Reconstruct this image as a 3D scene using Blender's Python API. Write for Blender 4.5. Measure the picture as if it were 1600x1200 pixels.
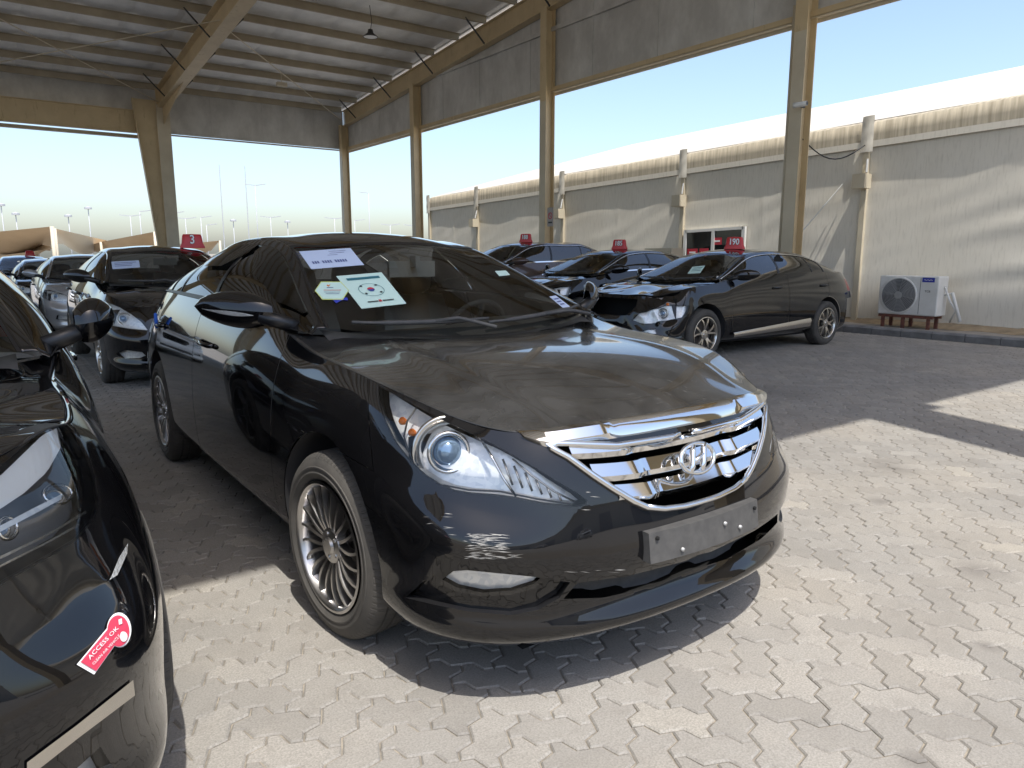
import bpy, bmesh, math, random
import numpy as np
from mathutils import Vector, Matrix
from mathutils.bvhtree import BVHTree
random.seed(7); rng = np.random.default_rng(7)
for o in list(bpy.data.objects): bpy.data.objects.remove(o, do_unlink=True)
SC = bpy.context.scene
COL = SC.collection
R = math.radians
# ------------------------------------------------------------------ camera, sky, sun, exposure
CF, CP, CH, CA = 1132.8, 0.1740874, 1.330, R(53.879)      # focal length in pixels of a 1600 px wide picture, pitch, height, azimuth
cd = bpy.data.cameras.new('camera'); cam = bpy.data.objects.new('camera', cd); COL.objects.link(cam)
cd.sensor_width = 36; cd.lens = CF/1600*36; cd.clip_start = .02; cd.clip_end = 3000
cam.location = (0, 0, CH); cam.rotation_euler = (R(90)-CP, 0, CA-R(90))
SC.camera = cam
SUN = Vector((.115, .43, -1)).normalized()                # direction the light travels
W = bpy.data.worlds.new('World'); SC.world = W; W.use_nodes = True
nt = W.node_tree; bg = nt.nodes['Background']
sky = nt.nodes.new('ShaderNodeTexSky'); sky.sky_type = 'NISHITA'; sky.sun_disc = False
sky.sun_elevation = math.asin(-SUN.z); sky.sun_rotation = math.atan2(-SUN.x, -SUN.y)
sky.air_density = 1.0; sky.dust_density = 2.4; sky.ozone_density = 1.0; sky.altitude = 10
nt.links.new(sky.outputs[0], bg.inputs[0]); bg.inputs[1].default_value = .105
sl = bpy.data.lights.new('sun', 'SUN'); so = bpy.data.objects.new('sun', sl); COL.objects.link(so)
sl.energy = 2.05; sl.angle = R(.53); sl.color = (1, .965, .90)
so.location = (-5, -20, 40); so.rotation_euler = SUN.to_track_quat('-Z', 'Y').to_euler()
SC.view_settings.view_transform = 'Standard'; SC.view_settings.look = 'None'
SC.view_settings.gamma = 1; SC.view_settings.use_curve_mapping = False
SC.view_settings.exposure = 1.42
# ------------------------------------------------------------------ helpers
CFW = np.array([math.cos(CA), math.sin(CA)]); CRT = np.array([math.sin(CA), -math.cos(CA)])
def pixray(u, v):
    x = (u-800)/CF; up = (600-v)/CF; c, s = math.cos(CP), math.sin(CP)
    d = CFW*(c+up*s)+CRT*x
    return np.array([d[0], d[1], -s+up*c])
def at(u, v, **k):                                         # pixel -> point on the plane x=, y= or z=
    d = pixray(u, v); a, val = list(k.items())[0]; i = 'xyz'.index(a)
    return np.array([0, 0, CH])+(val-(0, 0, CH)[i])/d[i]*d
def gz(y): return -.015*min(max(y-9, 0), 26)               # the yard falls gently towards the back
def link(o, parent=None):
    COL.objects.link(o)
    if parent is not None: o.parent = parent
    return o
def mesh(name, v, f, mat=None, smooth=False, ang=None):
    me = bpy.data.meshes.new(name); me.from_pydata([tuple(map(float, p)) for p in v], [], [tuple(map(int, q)) for q in f]); me.update()
    if mat is not None: me.materials.append(mat)
    if smooth:
        me.shade_smooth()
        if ang: me.set_sharp_from_angle(angle=R(ang))
    return me
def obj(name, v, f, mat=None, parent=None, smooth=False, ang=None):
    return link(bpy.data.objects.new(name, mesh(name, v, f, mat, smooth, ang)), parent)
def tag(o, label=None, cat=None, group=None, kind=None):
    if label: o['label'] = label
    if cat: o['category'] = cat
    if group: o['group'] = group
    if kind: o['kind'] = kind
    return o
def empty(name, loc=(0, 0, 0), rz=0):
    o = bpy.data.objects.new(name, None); o.empty_display_size = .2; o.location = loc; o.rotation_euler = (0, 0, rz); COL.objects.link(o); return o
def inst(name, me, parent=None, M=None):
    o = bpy.data.objects.new(name, me); link(o, parent)
    if M is not None: o.matrix_local = M
    return o
BOXF = [(0,3,2,1),(4,5,6,7),(0,1,5,4),(1,2,6,5),(2,3,7,6),(3,0,4,7)]
def boxv(x0,x1,y0,y1,z0,z1): return [(x0,y0,z0),(x1,y0,z0),(x1,y1,z0),(x0,y1,z0),(x0,y0,z1),(x1,y0,z1),(x1,y1,z1),(x0,y1,z1)]
class MB:
    def __init__(s): s.v=[]; s.f=[]
    def add(s, v, f):
        n=len(s.v); s.v+= [tuple(p) for p in v]; s.f+=[tuple(i+n for i in q) for q in f]; return s
    def box(s,*a): return s.add(boxv(*a),BOXF)
    def beam(s,p,q,w,h,up=(0,0,1)):
        p,q=Vector(p),Vector(q); d=(q-p).normalized(); r=d.cross(Vector(up))
        if r.length<1e-4: r=d.cross(Vector((1,0,0)))
        r.normalize(); u=r.cross(d)
        v=[]
        for e in (p,q):
            for a,b in ((-1,-1),(1,-1),(1,1),(-1,1)): v.append(tuple(e+r*a*w/2+u*b*h/2))
        return s.add(v,BOXF)
    def ibeam(s,p,q,w,h,tf=.02,tw=.014,up=(0,0,1)):
        p,q=Vector(p),Vector(q); d=(q-p).normalized(); r=d.cross(Vector(up)); r.normalize(); u=r.cross(d)
        pr=[(-w/2,-h/2),(w/2,-h/2),(w/2,-h/2+tf),(tw/2,-h/2+tf),(tw/2,h/2-tf),(w/2,h/2-tf),(w/2,h/2),(-w/2,h/2),(-w/2,h/2-tf),(-tw/2,h/2-tf),(-tw/2,-h/2+tf),(-w/2,-h/2+tf)]
        v=[tuple(e+r*a+u*b) for e in (p,q) for a,b in pr]; n=12
        f=[(i,(i+1)%n,(i+1)%n+n,i+n) for i in range(n)]+[tuple(range(n))[::-1],tuple(range(n,2*n))]
        return s.add(v,f)
    def tube(s,pts,r,n=8,cap=True,close=False):
        pts=[Vector(p) for p in pts]; m=len(pts); base=len(s.v); rr=r if hasattr(r,'__len__') else [r]*m
        ref=None
        for i,p in enumerate(pts):
            a=pts[i-1] if (i>0 or close) else p; b=pts[(i+1)%m] if (i<m-1 or close) else p
            d=(b-a).normalized()
            if ref is None: ref=d.orthogonal().normalized()
            ref=(ref-d*ref.dot(d)).normalized(); bi=d.cross(ref)
            for k in range(n):
                t=2*math.pi*k/n; s.v.append(tuple(p+ref*math.cos(t)*rr[i]+bi*math.sin(t)*rr[i]))
        for i in range(m if close else m-1):
            for k in range(n): s.f.append((base+i*n+k,base+i*n+(k+1)%n,base+((i+1)%m)*n+(k+1)%n,base+((i+1)%m)*n+k))
        if cap and not close: s.f+= [tuple(base+k for k in range(n))[::-1],tuple(base+(m-1)*n+k for k in range(n))]
        return s
    def lathe(s,prof,axis='y',n=48,c=(0,0,0),close=False):
        base=len(s.v); m=len(prof)
        for k in range(n):
            t=2*math.pi*k/n; ct,st=math.cos(t),math.sin(t)
            for (r,h) in prof:
                p={'y':(r*ct,h,r*st),'z':(r*ct,r*st,h),'x':(h,r*ct,r*st)}[axis]
                s.v.append((p[0]+c[0],p[1]+c[1],p[2]+c[2]))
        for k in range(n):
            k2=(k+1)%n
            for i in range(m if close else m-1): s.f.append((base+k*m+i,base+k*m+(i+1)%m,base+k2*m+(i+1)%m,base+k2*m+i))
        return s
    def prism(s,poly,z0,z1,fn=None):
        n=len(poly); fn=fn or (lambda a,b,z:(a,b,z))
        v=[fn(a,b,z0) for a,b in poly]+[fn(a,b,z1) for a,b in poly]
        return s.add(v,[(i,(i+1)%n,(i+1)%n+n,i+n) for i in range(n)]+[tuple(range(n))[::-1],tuple(range(n,2*n))])
    def grid(s,P):
        P=np.asarray(P,float); m,n=P.shape[:2]; base=len(s.v); s.v+= [tuple(p) for p in P.reshape(-1,3)]
        s.f+=[(base+i*n+j,base+i*n+j+1,base+(i+1)*n+j+1,base+(i+1)*n+j) for i in range(m-1) for j in range(n-1)]; return s
    def obj(s,name,mat=None,parent=None,smooth=False,ang=None): return obj(name,s.v,s.f,mat,parent,smooth,ang)
# ------------------------------------------------------------------ materials
def mat(name, col=(.5,.5,.5), rough=.6, metal=0., spec=None, coat=0, emit=None):
    m=bpy.data.materials.new(name); m.use_nodes=True; b=m.node_tree.nodes['Principled BSDF']
    b.inputs['Base Color'].default_value=(*col,1); b.inputs['Roughness'].default_value=rough; b.inputs['Metallic'].default_value=metal
    if spec is not None: b.inputs['Specular IOR Level'].default_value=spec
    if coat: b.inputs['Coat Weight'].default_value=coat; b.inputs['Coat Roughness'].default_value=.02
    return m
def N(m,t,**k):
    n=m.node_tree.nodes.new(t)
    for a,b in k.items():
        if a in n.inputs: n.inputs[a].default_value=b
        else: setattr(n,a,b)
    return n
def L(m,a,b): m.node_tree.links.new(a,b)
def P(m): return m.node_tree.nodes['Principled BSDF']
def ramp(m,fac,stops):
    r=N(m,'ShaderNodeValToRGB'); e=r.color_ramp.elements
    while len(e)<len(stops): e.new(.5)
    for i,(p,c) in enumerate(stops): e[i].position=p; e[i].color=(*c,1) if len(c)==3 else c
    L(m,fac,r.inputs[0]); return r.outputs[0]
def noise(m,scale,detail=4,rough=.55,coord='Object',stretch=None,dist=0):
    tc=N(m,'ShaderNodeTexCoord'); out=tc.outputs[coord]
    if stretch:
        mp=N(m,'ShaderNodeMapping'); mp.inputs['Scale'].default_value=stretch; L(m,out,mp.inputs[0]); out=mp.outputs[0]
    n=N(m,'ShaderNodeTexNoise'); n.inputs['Scale'].default_value=scale; n.inputs['Detail'].default_value=detail; n.inputs['Roughness'].default_value=rough; n.inputs['Distortion'].default_value=dist
    L(m,out,n.inputs['Vector']); return n.outputs['Fac']
def mixc(m,f,a,b,typ='MIX'):
    n=N(m,'ShaderNodeMix',data_type='RGBA',blend_type=typ)
    for s,i in ((f,0),(a,6),(b,7)):
        if hasattr(s,'links'): L(m,s,n.inputs[i])
        elif i==0: n.inputs[0].default_value=s
        else: n.inputs[i].default_value=(*s,1)
    return n.outputs[2]
def mth(m,op,a,b=0.,c=None):
    n=N(m,'ShaderNodeMath',operation=op)
    for i,s in enumerate((a,b)+((c,) if c is not None else ())):
        if hasattr(s,'links'): L(m,s,n.inputs[i])
        else: n.inputs[i].default_value=s
    return n.outputs[0]
def bump(m,h,strength=.3,dist=.01):
    b=N(m,'ShaderNodeBump'); b.inputs['Strength'].default_value=strength; b.inputs['Distance'].default_value=dist
    L(m,h,b.inputs['Height']); L(m,b.outputs[0],P(m).inputs['Normal'])
def varmat(name,c1,c2,scale=3,rough=.6,stretch=None,bumpd=0,metal=0,coord='Object',detail=5):
    m=mat(name,c1,rough,metal); f=noise(m,scale,detail,coord=coord,stretch=stretch)
    L(m,ramp(m,f,[(.32,c1),(.68,c2)]),P(m).inputs['Base Color'])
    if bumpd: bump(m,f,.5,bumpd)
    return m
def pavermat(name,src):
    m=mat(name,(.36,.32,.27),.85)
    big=noise(m,.55,4,coord='Generated' if False else 'Object') if False else None
    geo=N(m,'ShaderNodeNewGeometry')
    n1=N(m,'ShaderNodeTexNoise'); n1.inputs['Scale'].default_value=.9; n1.inputs['Detail'].default_value=5; L(m,geo.outputs['Position'],n1.inputs['Vector'])
    n2=N(m,'ShaderNodeTexNoise'); n2.inputs['Scale'].default_value=160; n2.inputs['Detail'].default_value=3; n2.inputs['Roughness'].default_value=.7; L(m,geo.outputs['Position'],n2.inputs['Vector'])
    n3=N(m,'ShaderNodeTexNoise'); n3.inputs['Scale'].default_value=11; n3.inputs['Detail'].default_value=6; L(m,geo.outputs['Position'],n3.inputs['Vector'])
    if src=='obj': rnd=N(m,'ShaderNodeObjectInfo').outputs['Random']
    elif src=='attr': rnd=N(m,'ShaderNodeAttribute',attribute_name='rnd').outputs['Fac']
    else:
        v=N(m,'ShaderNodeTexVoronoi'); v.inputs['Scale'].default_value=6.5; L(m,geo.outputs['Position'],v.inputs['Vector'])
        s=N(m,'ShaderNodeSeparateColor'); L(m,v.outputs['Color'],s.inputs[0]); rnd=s.outputs[0]
    c=ramp(m,rnd,[(0,(.25,.236,.214)),(.35,(.285,.270,.246)),(.7,(.302,.286,.26)),(.95,(.33,.312,.283)),(1,(.37,.343,.295))])
    c=mixc(m,mth(m,'MULTIPLY',ramp(m,n1.outputs[0],[(.42,(0,0,0)),(.7,(1,1,1))]),.35),c,(.43,.375,.30))
    c=mixc(m,mth(m,'MULTIPLY',ramp(m,n3.outputs[0],[(.55,(0,0,0)),(.8,(1,1,1))]),.35),c,(.17,.15,.13))
    # oil stains
    for (sx,sy,sr) in ((6.3,4.2,.5),(3.35,1.2,.16),(5.6,4.0,.35),(3.9,1.9,.09),(1.9,.75,.07),(4.6,2.2,.2),(2.7,.9,.05)):
        d=N(m,'ShaderNodeVectorMath',operation='DISTANCE'); d.inputs[1].default_value=(sx,sy,0); L(m,geo.outputs['Position'],d.inputs[0])
        dd=mth(m,'ADD',d.outputs['Value'],mth(m,'MULTIPLY',n3.outputs[0],sr*1.2))
        c=mixc(m,mth(m,'MULTIPLY',ramp(m,mth(m,'DIVIDE',dd,sr*1.6),[(.35,(1,1,1)),(1,(0,0,0))]),.5),c,(.06,.05,.045))
    n4=N(m,'ShaderNodeTexNoise'); n4.inputs['Scale'].default_value=3.2; n4.inputs['Detail'].default_value=8; n4.inputs['Roughness'].default_value=.68; L(m,geo.outputs['Position'],n4.inputs['Vector'])
    c=mixc(m,mth(m,'MULTIPLY',ramp(m,n4.outputs[0],[(.50,(0,0,0)),(.72,(1,1,1))]),.45),c,(.19,.175,.155))
    c=mixc(m,mth(m,'MULTIPLY',ramp(m,n4.outputs[0],[(.28,(1,1,1)),(.42,(0,0,0))]),.35),c,(.42,.39,.34))
    L(m,mixc(m,ramp(m,n2.outputs[0],[(.36,(0,0,0)),(.66,(.62,.62,.62))]),c,(.15,.14,.125)),P(m).inputs['Base Color'])
    bump(m,n2.outputs[0],.45,.003)
    return m
M_PAVI=pavermat('paver_single','obj'); M_PAVS=pavermat('paver_rest','attr'); M_GROUND=pavermat('ground_far','vor')
M_SAND=varmat('joint_sand',(.34,.30,.24),(.15,.135,.115),22,.95)
M_STEEL=varmat('tan_paint',(.60,.47,.28),(.52,.40,.235),2.2,.5)
def grime(m,c,lo,hi,amt,stretch,scale):
    b=P(m).inputs['Base Color']; src=b.links[0].from_socket; f=ramp(m,noise(m,scale,7,.7,stretch=stretch),[(lo,(0,0,0)),(hi,(1,1,1))])
    L(m,mixc(m,mth(m,'MULTIPLY',f,amt),src,c),b)
grime(M_STEEL,(.20,.12,.06),.58,.70,.55,(4,4,.7),2.0)
M_STEELW=varmat('cream_and_lit_tan',(.60,.53,.40),(.52,.45,.33),2.2,.5)  # cream parts; doubles as lit tan on the column flanges
def foil(name,c1,c2,rgh,mt):
    m=mat(name,c1,rgh,mt); f=noise(m,1.6,6,.65,stretch=(1,1,.6)); f2=noise(m,9,5,.7)
    c=ramp(m,f,[(.3,c1),(.62,c2)]); rust=ramp(m,noise(m,2.3,6,.75,stretch=(3,3,1)),[(.70,(0,0,0)),(.76,(1,1,1))])
    L(m,mixc(m,mth(m,'MULTIPLY',rust,.6),c,(.10,.055,.03)),P(m).inputs['Base Color']); bump(m,f2,.5,.015); return m
M_FOIL=foil('insulation_foil',(.86,.85,.83),(.70,.69,.67),.42,.06)
M_GAB=foil('gable_sheet',(.64,.625,.59),(.46,.445,.415),.55,.15)
M_PURL=varmat('purlin_paint',(.42,.355,.25),(.34,.285,.20),2,.6)
M_DARK=mat('dark_metal',(.03,.03,.03),.5); M_WIRE=mat('cable_black',(.015,.015,.015),.6)
M_GALV=varmat('galvanised',(.5,.5,.49),(.4,.4,.39),6,.45,metal=.4)
M_WHITE=varmat('white_plastic',(.74,.73,.70),(.66,.65,.61),4,.45)
M_RED=mat('red_plastic',(.55,.03,.035),.35); M_REDD=mat('red_print',(.50,.03,.05),.5)
M_WPRINT=mat('white_print',(.82,.82,.82),.5); M_KPRINT=mat('black_print',(.02,.02,.022),.5)
def tarp(name,c1,c2,str_=(1,1,1)):
    m=mat(name,c1,.55); f=noise(m,1.3,6,.6,stretch=str_); f2=noise(m,26,3,.6,stretch=(1,1,.15))
    c=ramp(m,f,[(.3,c1),(.7,c2)]); L(m,mixc(m,mth(m,'MULTIPLY',ramp(m,f2,[(.5,(0,0,0)),(.75,(1,1,1))]),.25),c,(.33,.29,.22)),P(m).inputs['Base Color']); return m
M_TARP=tarp('beige_tarp',(.79,.74,.645),(.72,.67,.575),(1,1,.4)); M_TARPW=varmat('white_tarp',(.58,.545,.475),(.53,.49,.42),.7,.6)
m=mat('valance_tarp',(.56,.50,.39),.6); f=noise(m,14,4,.6,stretch=(1,1,.04)); L(m,ramp(m,f,[(.35,(.60,.53,.41)),(.65,(.36,.31,.23))]),P(m).inputs['Base Color']); M_VAL=m
M_SAIL=varmat('tan_shade_cloth',(.50,.36,.21),(.44,.31,.18),.4,.8); M_SAILW=mat('cream_shade_cloth',(.72,.64,.50),.8)
M_POLE=mat('pole_grey',(.42,.43,.45),.5); M_DIRT=varmat('dirt',(.36,.28,.18),(.22,.17,.11),6,.95,bumpd=.02)
M_KERB=varmat('kerb_concrete',(.20,.20,.20),(.13,.13,.13),7,.85)
M_YEL=mat('hazard_yellow',(.25,.22,.12),.8)
M_RUST=varmat('rusty_stand',(.20,.07,.045),(.10,.05,.04),20,.8)
def texto(name,s,size,mt,parent,M,depth=.0015,align='CENTER',sx=1,bold=0):
    c=bpy.data.curves.new(name,'FONT'); c.body=s; c.size=size; c.align_x=align; c.align_y='CENTER'; c.extrude=depth; c.resolution_u=3; c.offset=bold
    t=bpy.data.objects.new('tmp',c); COL.objects.link(t); dg=bpy.context.evaluated_depsgraph_get()
    me=bpy.data.meshes.new_from_object(t.evaluated_get(dg)); bpy.data.objects.remove(t); me.name=name
    me.materials.clear(); me.materials.append(mt); me.transform(Matrix.Diagonal((sx,1,1,1)))
    return inst(name,me,parent,M)
# ------------------------------------------------------------------ ground and pavers
ys=[-400,-60,-20,-6,0,4,9,14,20,28,36,60,150,900]; xs=[-900,-150,-40,-12,-4,0,4,8,12.5,20,40,150,900]
g=obj('ground',[(x,y,gz(y)-.014) for y in ys for x in xs],[(i*len(xs)+j,i*len(xs)+j+1,(i+1)*len(xs)+j+1,(i+1)*len(xs)+j) for i in range(len(ys)-1) for j in range(len(xs)-1)],M_GROUND)
tag(g,'grey beige paved yard reaching to the horizon','ground',kind='structure')
bed=obj('joint_sand',[(-4,-1.5,-.007),(12.45,-1.5,-.007),(12.45,9,-.007),(-4,9,-.007),(12.45,17,gz(17)-.007),(-4,17,gz(17)-.007)],[(0,1,2,3),(3,2,4,5)],M_SAND,g)
PA=.1125; prof=[(0,0),(.30,.13),(.70,-.13)]
def paver_mesh():
    pts=[]
    def edge(p,d,nrm):
        for s,o in prof: pts.append((p[0]+d[0]*s+nrm[0]*o,p[1]+d[1]*s+nrm[1]*o))
    edge((0,0),(1,0),(0,1)); edge((1,0),(1,0),(0,1))
    edge((2,0),(0,1),(-1,0))
    edge((2,1),(-1,0),(0,-1)); edge((1,1),(-1,0),(0,-1)); edge((0,1),(0,-1),(1,0))
    pts=np.array(pts)-[1,.5]; n=len(pts)
    e=np.roll(pts,-1,0)-np.roll(pts,1,0); nr=np.stack([e[:,1],-e[:,0]],1); nr/=np.linalg.norm(nr,axis=1)[:,None]
    a=pts*PA-nr*.0023; b=pts*PA-nr*.0080
    v=[(x,y,-.012) for x,y in a]+[(x,y,-.0052) for x,y in a]+[(x,y,0) for x,y in b]
    f=[tuple(range(2*n,3*n))]+[(k*n+i,k*n+(i+1)%n,(k+1)*n+(i+1)%n,(k+1)*n+i) for k in (0,1) for i in range(n)]
    return v,f
PV,PFc=paver_mesh(); PVa=np.array(PV)
pme=mesh('paver',PV,PFc,M_PAVI)
U45=R(43.5); cu,su=math.cos(U45),math.sin(U45)
cand=[]
for i in range(-60,140):
    for j in range(-110,110):
        k=(i-j)%4
        if k not in (0,3): continue
        c=((i+1),(j+.5)) if k==0 else ((i+.5),(j+1))
        x=(c[0]*cu-c[1]*su)*PA; y=(c[0]*su+c[1]*cu)*PA
        if not(-3.5<x<12.4 and -.6<y<16.5): continue
        d=x*CFW[0]+y*CFW[1]; l=x*CRT[0]+y*CRT[1]
        if d<.7 or abs(l)>.80*d+.9 or d>15: continue
        cand.append((x,y,U45+(0 if k==0 else R(90)),d,abs(l)<.74*d))
def hidden(x,y): return (-1.6<x<.33 and y>1.35) or (.95<x<2.65 and 1.6<y<12) or (x<.9 and y>3.2)
near=sorted([c for c in cand if c[4] and c[3]>1.15 and not hidden(c[0],c[1])],key=lambda c:c[3])[:300]
ns=set(near)
for c in near:
    M=Matrix.Translation((c[0],c[1],random.uniform(-.0012,.0012)))@Matrix.Rotation(c[2],4,'Z')@Matrix.Rotation(random.gauss(0,.005),4,'X')@Matrix.Rotation(random.gauss(0,.005),4,'Y')
    inst('paver',pme,g,M)
rest=[c for c in cand if c not in ns]; n=len(PV); V=np.zeros((len(rest)*n,3)); fs=[]; rv=np.zeros(len(rest)*n)
for q,c in enumerate(rest):
    ca,sa=math.cos(c[2]),math.sin(c[2]); t1,t2=rng.normal(0,.005,2)
    V[q*n:(q+1)*n,0]=PVa[:,0]*ca-PVa[:,1]*sa+c[0]; V[q*n:(q+1)*n,1]=PVa[:,0]*sa+PVa[:,1]*ca+c[1]
    V[q*n:(q+1)*n,2]=PVa[:,2]+PVa[:,0]*t1+PVa[:,1]*t2+gz(c[1])+rng.uniform(-.0012,.0012); rv[q*n:(q+1)*n]=rng.random()
    fs+=[tuple(i+q*n for i in f) for f in PFc]
po=obj('paving',V,fs,M_PAVS,g); tag(po,kind='stuff')
a=po.data.attributes.new('rnd','FLOAT','POINT'); a.data.foreach_set('value',rv)
# kerb, walkway in front of the tent, dirt along the tent foot
wk=obj('walkway',[(12.66,-8,.10),(17.2,-8,.10),(17.2,32,.10),(12.66,32,.10)],[(0,1,2,3)],M_GROUND); tag(wk,'raised paved strip between kerb and tent','pavement',kind='structure')
kb=tag(empty('kerb',(12.5,10,0)),'row of dark grey kerb stones along the raised strip','kerb',kind='structure')
km=mesh('kerb_stone',*(lambda b:(b.v,b.f))(MB().add([(0,0,-.05),(.16,0,-.05),(.16,.49,-.05),(0,.49,-.05),(0,0,.09),(.03,0,.12),(.16,0,.12),(.16,.49,.12),(.03,.49,.12),(0,.49,.09)],[(0,1,6,5,4),(3,9,8,7,2),(0,4,9,3),(4,5,8,9),(5,6,7,8),(1,2,7,6),(0,3,2,1)])),M_KERB)
for k in range(80):
    inst('kerb_stone',km,kb,Matrix.Translation((0+random.uniform(-.004,.004),-18+k*.5,random.uniform(-.004,.004))))
# ------------------------------------------------------------------ shed
YE,XG,ZB=28.4,12.35,5.55
def zr(y): return 6.93+(YE-y)*.083          # top of rafters
shed=tag(empty('vehicle_shed',(XG,YE,0)),'open steel vehicle shed with tan frames and foil lined roof over the parked cars','shed')
off=Vector((-XG,-YE,0))
def S(mb,name,mt,smooth=False): 
    mb.v=[(p[0]-XG,p[1]-YE,p[2]) for p in mb.v]; return mb.obj(name,mt,shed,smooth)
Y0=-.87
for k,x0 in enumerate(np.arange(-14,12.5,1.2)):
    x1=min(x0+1.195,12.60); dz=.004*(k%2)
    mb=MB(); rows=[]
    for x in np.linspace(x0,x1,7):
        h=.028 if abs((x-x0)/(x1-x0)-.5)>.45 else 0
        rows.append([(x,y,zr(y)+.20+dz+h) for y in (YE+.8,Y0)])
    mb.grid(rows); mb.grid([[(p[0],p[1],p[2]+.05) for p in r] for r in rows]); S(mb,'roof_sheet',M_FOIL)
for y in np.arange(YE-.1,Y0,-1.46):
    z=zr(y)
    for xa,xb in ((-14,-1),(-.9,5.65),(5.75,12.3)):
        mb=MB(); mb.beam((xa,y,z+.09),(xb,y,z+.09),.012,.19); mb.beam((xa,y-.035,z+.178),(xb,y-.035,z+.178),.06,.012); mb.beam((xa,y+.035,z+.004),(xb,y+.035,z+.004),.06,.012); S(mb,'purlin',M_PURL)
for x in (XG,5.7,-.95,-7.6):
    mb=MB(); d=.55 if x==XG else .62
    mb.ibeam((x,YE-.3,zr(YE-.3)-d/2-.01),(x,Y0,zr(Y0)-d/2-.01),.24 if x==XG else .36,d); S(mb,'rafter',M_STEEL)
    if x!=XG:   # haunched knee
        mb=MB(); mb.add([(x-.008,YE-.3,zr(YE)-.5),(x-.008,YE-3.6,zr(YE-3.6)-.62),(x-.008,YE-.3,zr(YE)-1.15),(x+.008,YE-.3,zr(YE)-.5),(x+.008,YE-3.6,zr(YE-3.6)-.62),(x+.008,YE-.3,zr(YE)-1.15)],[(0,1,2),(5,4,3),(0,2,5,3),(1,4,5,2),(0,3,4,1)]); S(mb,'haunch',M_STEEL)
        # tapered column: inner flange upright, outer edge leaning
        mb=MB(); zt=zr(YE)-.02; yi=YE-.35
        def ring(yo,z): return [(x-.2,yi,z),(x+.2,yi,z),(x+.2,yi+.02,z),(x+.008,yi+.02,z),(x+.008,yo-.02,z),(x+.2,yo-.02,z),(x+.2,yo,z),(x-.2,yo,z),(x-.2,yo-.02,z),(x-.008,yo-.02,z),(x-.008,yi+.02,z),(x-.2,yi+.02,z)]
        a=ring(yi+.55,gz(YE)-.05); b=ring(yi+1.9,zt); nn=12
        mb.add(a+b,[(i,(i+1)%nn,(i+1)%nn+nn,i+nn) for i in range(nn)]+[tuple(range(nn))[::-1],tuple(range(nn,2*nn))]); S(mb,'column',M_STEELW if False else M_STEEL)
        mb=MB(); xl=x-.19; yw=yi+.10; zb_=gz(YE)-.05; mb.add([(xl-.10,yw,zb_),(xl,yw,zb_),(xl,yw,zt-.35),(xl-.72,yw,zt-.35),(xl-.10,yw+.02,zb_),(xl,yw+.02,zb_),(xl,yw+.02,zt-.35),(xl-.72,yw+.02,zt-.35)],BOXF); mb.add([(xl-.115,yw-.1,zb_),(xl-.10,yw-.1,zb_),(xl-.10,yw+.12,zb_),(xl-.115,yw+.12,zb_),(xl-.735,yw-.1,zt-.35),(xl-.72,yw-.1,zt-.35),(xl-.72,yw+.12,zt-.35),(xl-.735,yw+.12,zt-.35)],BOXF); S(mb,'knee_web',M_STEEL)
        mb=MB(); mb.box(x-.205,x+.205,yi-.012,yi-.003,gz(YE),zt-.5); S(mb,'lit_flange',M_STEELW)  # cream sheet stands in for light falling on the inner flange
    for k in range(6):  # flange braces
        y=YE-1.55-k*2.92; z=zr(y)
        for sx in ((-1,) if x==XG else (-1,1)):
            mb=MB(); mb.beam((x+sx*.1,y,z-d-.0),(x+sx*.75,y,z+.05),.035,.035); S(mb,'flange_brace',M_DARK)
# gable end: columns, sheets, girt, sill flashing
for y in (YE-.15,22.35,15.35,8.05):
    mb=MB(); zt=zr(y)-.5; mb.ibeam((XG-.02,y,-.3),(XG-.02,y,zt),.25,.30,.018,.012,up=(1,0,0)); S(mb,'column',M_STEEL)
    mb=MB(); mb.box(XG-.175,XG-.170-.004,y-.12,y+.12,gz(y),ZB-.3); S(mb,'lit_flange',M_STEELW)  # lighter sheet paints in the light on the lower column flange
    mb=MB(); mb.box(XG-.19,XG+.13,y-.17,y+.17,gz(y)-.02,gz(y)+.03); S(mb,'base_plate',M_DARK)
    mb=MB(); mb.tube([(XG-.02,y+.22,gz(y)),(XG-.02,y+.22,ZB+.2)],.05,8); S(mb,'downpipe',M_STEELW,True)
y=YE+.25; k=0
while y>-.8:
    w=random.choice((.95,1.15,1.15,1.3)); y1=max(y-w,-.85); dx=.012*(k%2)+random.uniform(0,.006); mb=MB()
    mb.add([(XG+.15+dx,y-.006,ZB),(XG+.15+dx,y1,ZB),(XG+.15+dx,y1,zr(y1)+.1),(XG+.15+dx,y-.006,zr(y)+.1),(XG+.19+dx,y-.006,ZB),(XG+.19+dx,y1,ZB),(XG+.19+dx,y1,zr(y1)+.1),(XG+.19+dx,y-.006,zr(y)+.1)],BOXF); S(mb,'wall_panel',M_GAB)
    y=y1; k+=1
for z,ya in ((ZB+.02,YE),(7.02,23.6)):
    mb=MB(); mb.beam((XG+.11,ya,z),(XG+.11,-.8,z),.06,.10); S(mb,'girt',M_GAB if z>6 else M_STEEL)
mb=MB(); mb.box(XG+.10,XG+.24,-.8,YE+.2,ZB-.06,ZB-.035); mb.box(XG+.22,XG+.235,-.8,YE+.2,ZB-.12,ZB-.06); S(mb,'sill_flashing',M_STEELW)
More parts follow.
